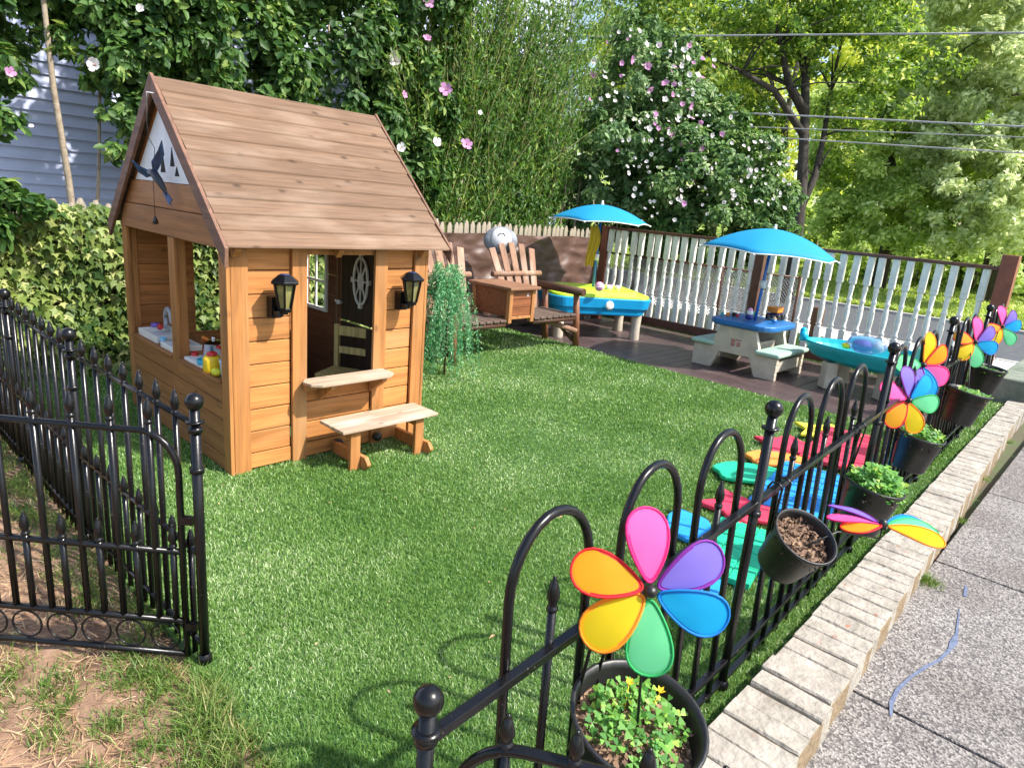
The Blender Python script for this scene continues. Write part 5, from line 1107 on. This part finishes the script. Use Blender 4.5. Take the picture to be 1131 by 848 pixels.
# right trees
def crown(lst): 
    out = []
    for (x,y,d,r) in lst: p = at(x,y,d); out.append((p.x,p.y,p.z,r,r,r*.7))
    return out
b1 = at(985,250,19); b1 = (b1.x,b1.y,.0)
tree('curved_maple_tree', 'slender maple with leaning dark trunk across the street', b1, [b1, A(988,235,19), A(985,190,19), A(978,150,19), A(965,110,19), A(955,60,19)],
     [(A(985,200,19),A(960,165,18.6),A(945,150,18.4),A(925,140,18.2),.09),(A(980,160,19),A(1000,120,19),A(1020,80,19),.08),(A(985,215,19),A(1030,190,18.6),A(1060,170,18.4),.07)],
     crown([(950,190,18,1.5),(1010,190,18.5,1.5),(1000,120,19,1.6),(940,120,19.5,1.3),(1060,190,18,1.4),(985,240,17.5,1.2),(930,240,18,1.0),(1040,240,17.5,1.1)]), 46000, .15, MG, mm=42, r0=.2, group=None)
b2 = at(1110,260,17.5); b2 = (b2.x,b2.y,.0)
tree('broad_maple_tree', 'broad sunlit maple with layered branches at the right edge', b2, [b2, A(1115,200,17.5), A(1120,120,17.5), A(1122,40,17.5), A(1125,-40,17.5)],
     [(A(1117,200,17.5),A(1090,165,17),A(1060,150,16.5),.1),(A(1120,120,17.5),A(1080,90,17),A(1050,70,16.5),.1),(A(1120,70,17.5),A(1100,30,17),A(1080,0,16.5),.1),(A(1117,220,17.5),A(1080,215,17),A(1050,215,16.5),.07)],
     crown([(1090,130,16.5,1.5),(1040,100,17,1.3),(1110,60,16,1.6),(1060,40,17,1.4),(1130,160,16,1.4),(1080,200,16,1.3),(1130,230,15.5,1.1),(1040,10,17,1.3),(1100,-20,16,1.7),(1030,160,17,1.0),(1060,250,16.5,1.0),(1110,265,16,.9),(1170,100,16,1.7)]), 70000, .145, leaf('sunlit_maple_leaf', (.30,.38,.16), (.66,.73,.42), (.88,.90,.66), tr=.5, bscale=.7), mm=40, sub=.22, r0=.26)  # pale tones put the sunlight into the colour of these leaves
# yellowish lit tree behind
for (nm, lb, x, y, d, lst, n, mt) in (
    ('sunlit_tree', 'yellow green sunlit tree beyond the forked maple', 850, 240, 27, [(800,60,27,2.4),(860,120,27,2.2),(900,180,26,1.8),(930,60,28,2.4),(970,130,27,2.2),(860,30,28,2.4),(1000,40,28,2.6),(780,120,28,2.0),(720,60,28,2.4),(850,200,26,1.5),(1020,110,27,2)], 42000, MY),
    ('distant_oak_tree', 'tall distant tree filling the gap above the lawn', 1040, 240, 33, [(1040,120,33,3.4),(1110,100,33,3.4),(980,180,33,2.6),(1060,200,32,2.6),(1130,190,32,3),(960,90,34,3.0),(1080,20,34,3.6),(920,220,32,1.8),(1000,10,34,3.4)], 42000, MG),
    ('dark_distant_tree', 'dark distant tree seen between the shrubs and the forked maple', 760, 210, 30, [(700,110,30,2.6),(760,140,30,2.6),(820,160,30,2.4),(660,60,31,2.6),(740,60,31,2.4),(820,90,31,2),(700,0,31,2.8)], 26000, MD)):
    bb_ = at(x,y,d); bb_ = (bb_.x,bb_.y,-.1); tr_ = [bb_]+[(bb_[0]+random.gauss(0,.15),bb_[1]+random.gauss(0,.15),z) for z in (1.5,3.5,5.5,8)]
    tree(nm, lb, bb_, tr_, [(tr_[2],(tr_[2][0]+1.5,tr_[2][1]-1,4.8),(tr_[2][0]+2.5,tr_[2][1]-1.5,6.5),.14),(tr_[3],(tr_[3][0]-1.5,tr_[3][1]+1,6.8),(tr_[3][0]-2.2,tr_[3][1]+1.5,8.5),.12)], crown(lst), int(n*.55), .25, mt, mm=40, sub=.26, r0=.28)
# understory across the lawn
for i,(x,y,d,r,lb) in enumerate(((905,255,24,1.4,'low bush at the lawn edge beside the big forked trunk'),(960,262,22,1.3,'low green bush behind the lawn, left of the slender maple'),(1020,268,21,1.3,'low green bush on the bank below the slender maple'),(1085,275,20,1.3,'low bush on the bank near the red brown post'),(1150,290,19,1.4,'low dark bush at the far right edge'))):
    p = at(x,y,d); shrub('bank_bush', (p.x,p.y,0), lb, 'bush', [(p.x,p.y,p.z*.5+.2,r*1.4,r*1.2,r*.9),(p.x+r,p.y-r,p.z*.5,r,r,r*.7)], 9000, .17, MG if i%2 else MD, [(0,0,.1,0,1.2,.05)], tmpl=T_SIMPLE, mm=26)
# far wood behind everything
bl = []
for k in range(46):
    a = rad(8+k*2.3); d_ = random.uniform(42,58); z = random.uniform(0,12); bl.append((d_*math.cos(a), d_*math.sin(a), z*.5, 5,5,2.6))
P, Q = cloud(bl, 15000, .3, 30, .2); o = leaves('far_wood', P, Q+np.array([0,0,.6]), .55, T_SIMPLE, leaf('far_leaf', (.30,.40,.14), (.58,.68,.30), (.8,.84,.5), tr=.5, bscale=.2), None, rnd=.55)  # far leaves coloured pale and bright in place of sunlight
tag(o, 'distant green wood closing the view behind the nearer trees', 'wood', kind='stuff')
# overhead cables
wm = mat('pale_cable', (.34,.34,.35), .6, .1, 10, 0)
def PUx(x,y,u): d = ray(x,y); return CO+d*(u/d.x)
for (p, q, r_, lb) in (((640,41),(1190,36),.015,'topmost overhead cable crossing in front of the trees'),((700,119),(1190,143),.014,'upper cable of the three strung close together'),((770,138),(1190,154),.008,'thin middle cable of the three strung close together'),((790,148),(1190,173),.011,'lowest overhead cable, just above the shrubs')):
    a, b = PUx(*p,13.0), PUx(*q,13.0); dd = b-a; a2 = a-dd*.6; b2_ = b+dd*1.0; m = MB(); m.tube([a2+(b2_-a2)*(k/16)-Vector((0,0,.0)) for k in range(17)], r_, 6); tag(m.build('cable', wm), lb, 'cable', 'overhead cables above the street')

# ================================================================== CAMERA
cam = bpy.data.cameras.new('camera'); cam.sensor_width = 36; cam.sensor_fit = 'HORIZONTAL'; cam.lens = FP/1131*36; cam.clip_start = .05; cam.clip_end = 500
co = bpy.data.objects.new('camera', cam); COL.objects.link(co); R_ = Matrix((CR, CU, -CF)).transposed().to_4x4(); co.matrix_world = Matrix.Translation(CO) @ R_; S.camera = co
S.view_settings.view_transform = 'Standard'; S.view_settings.look = 'None'; S.view_settings.exposure = .93; S.view_settings.gamma = 1
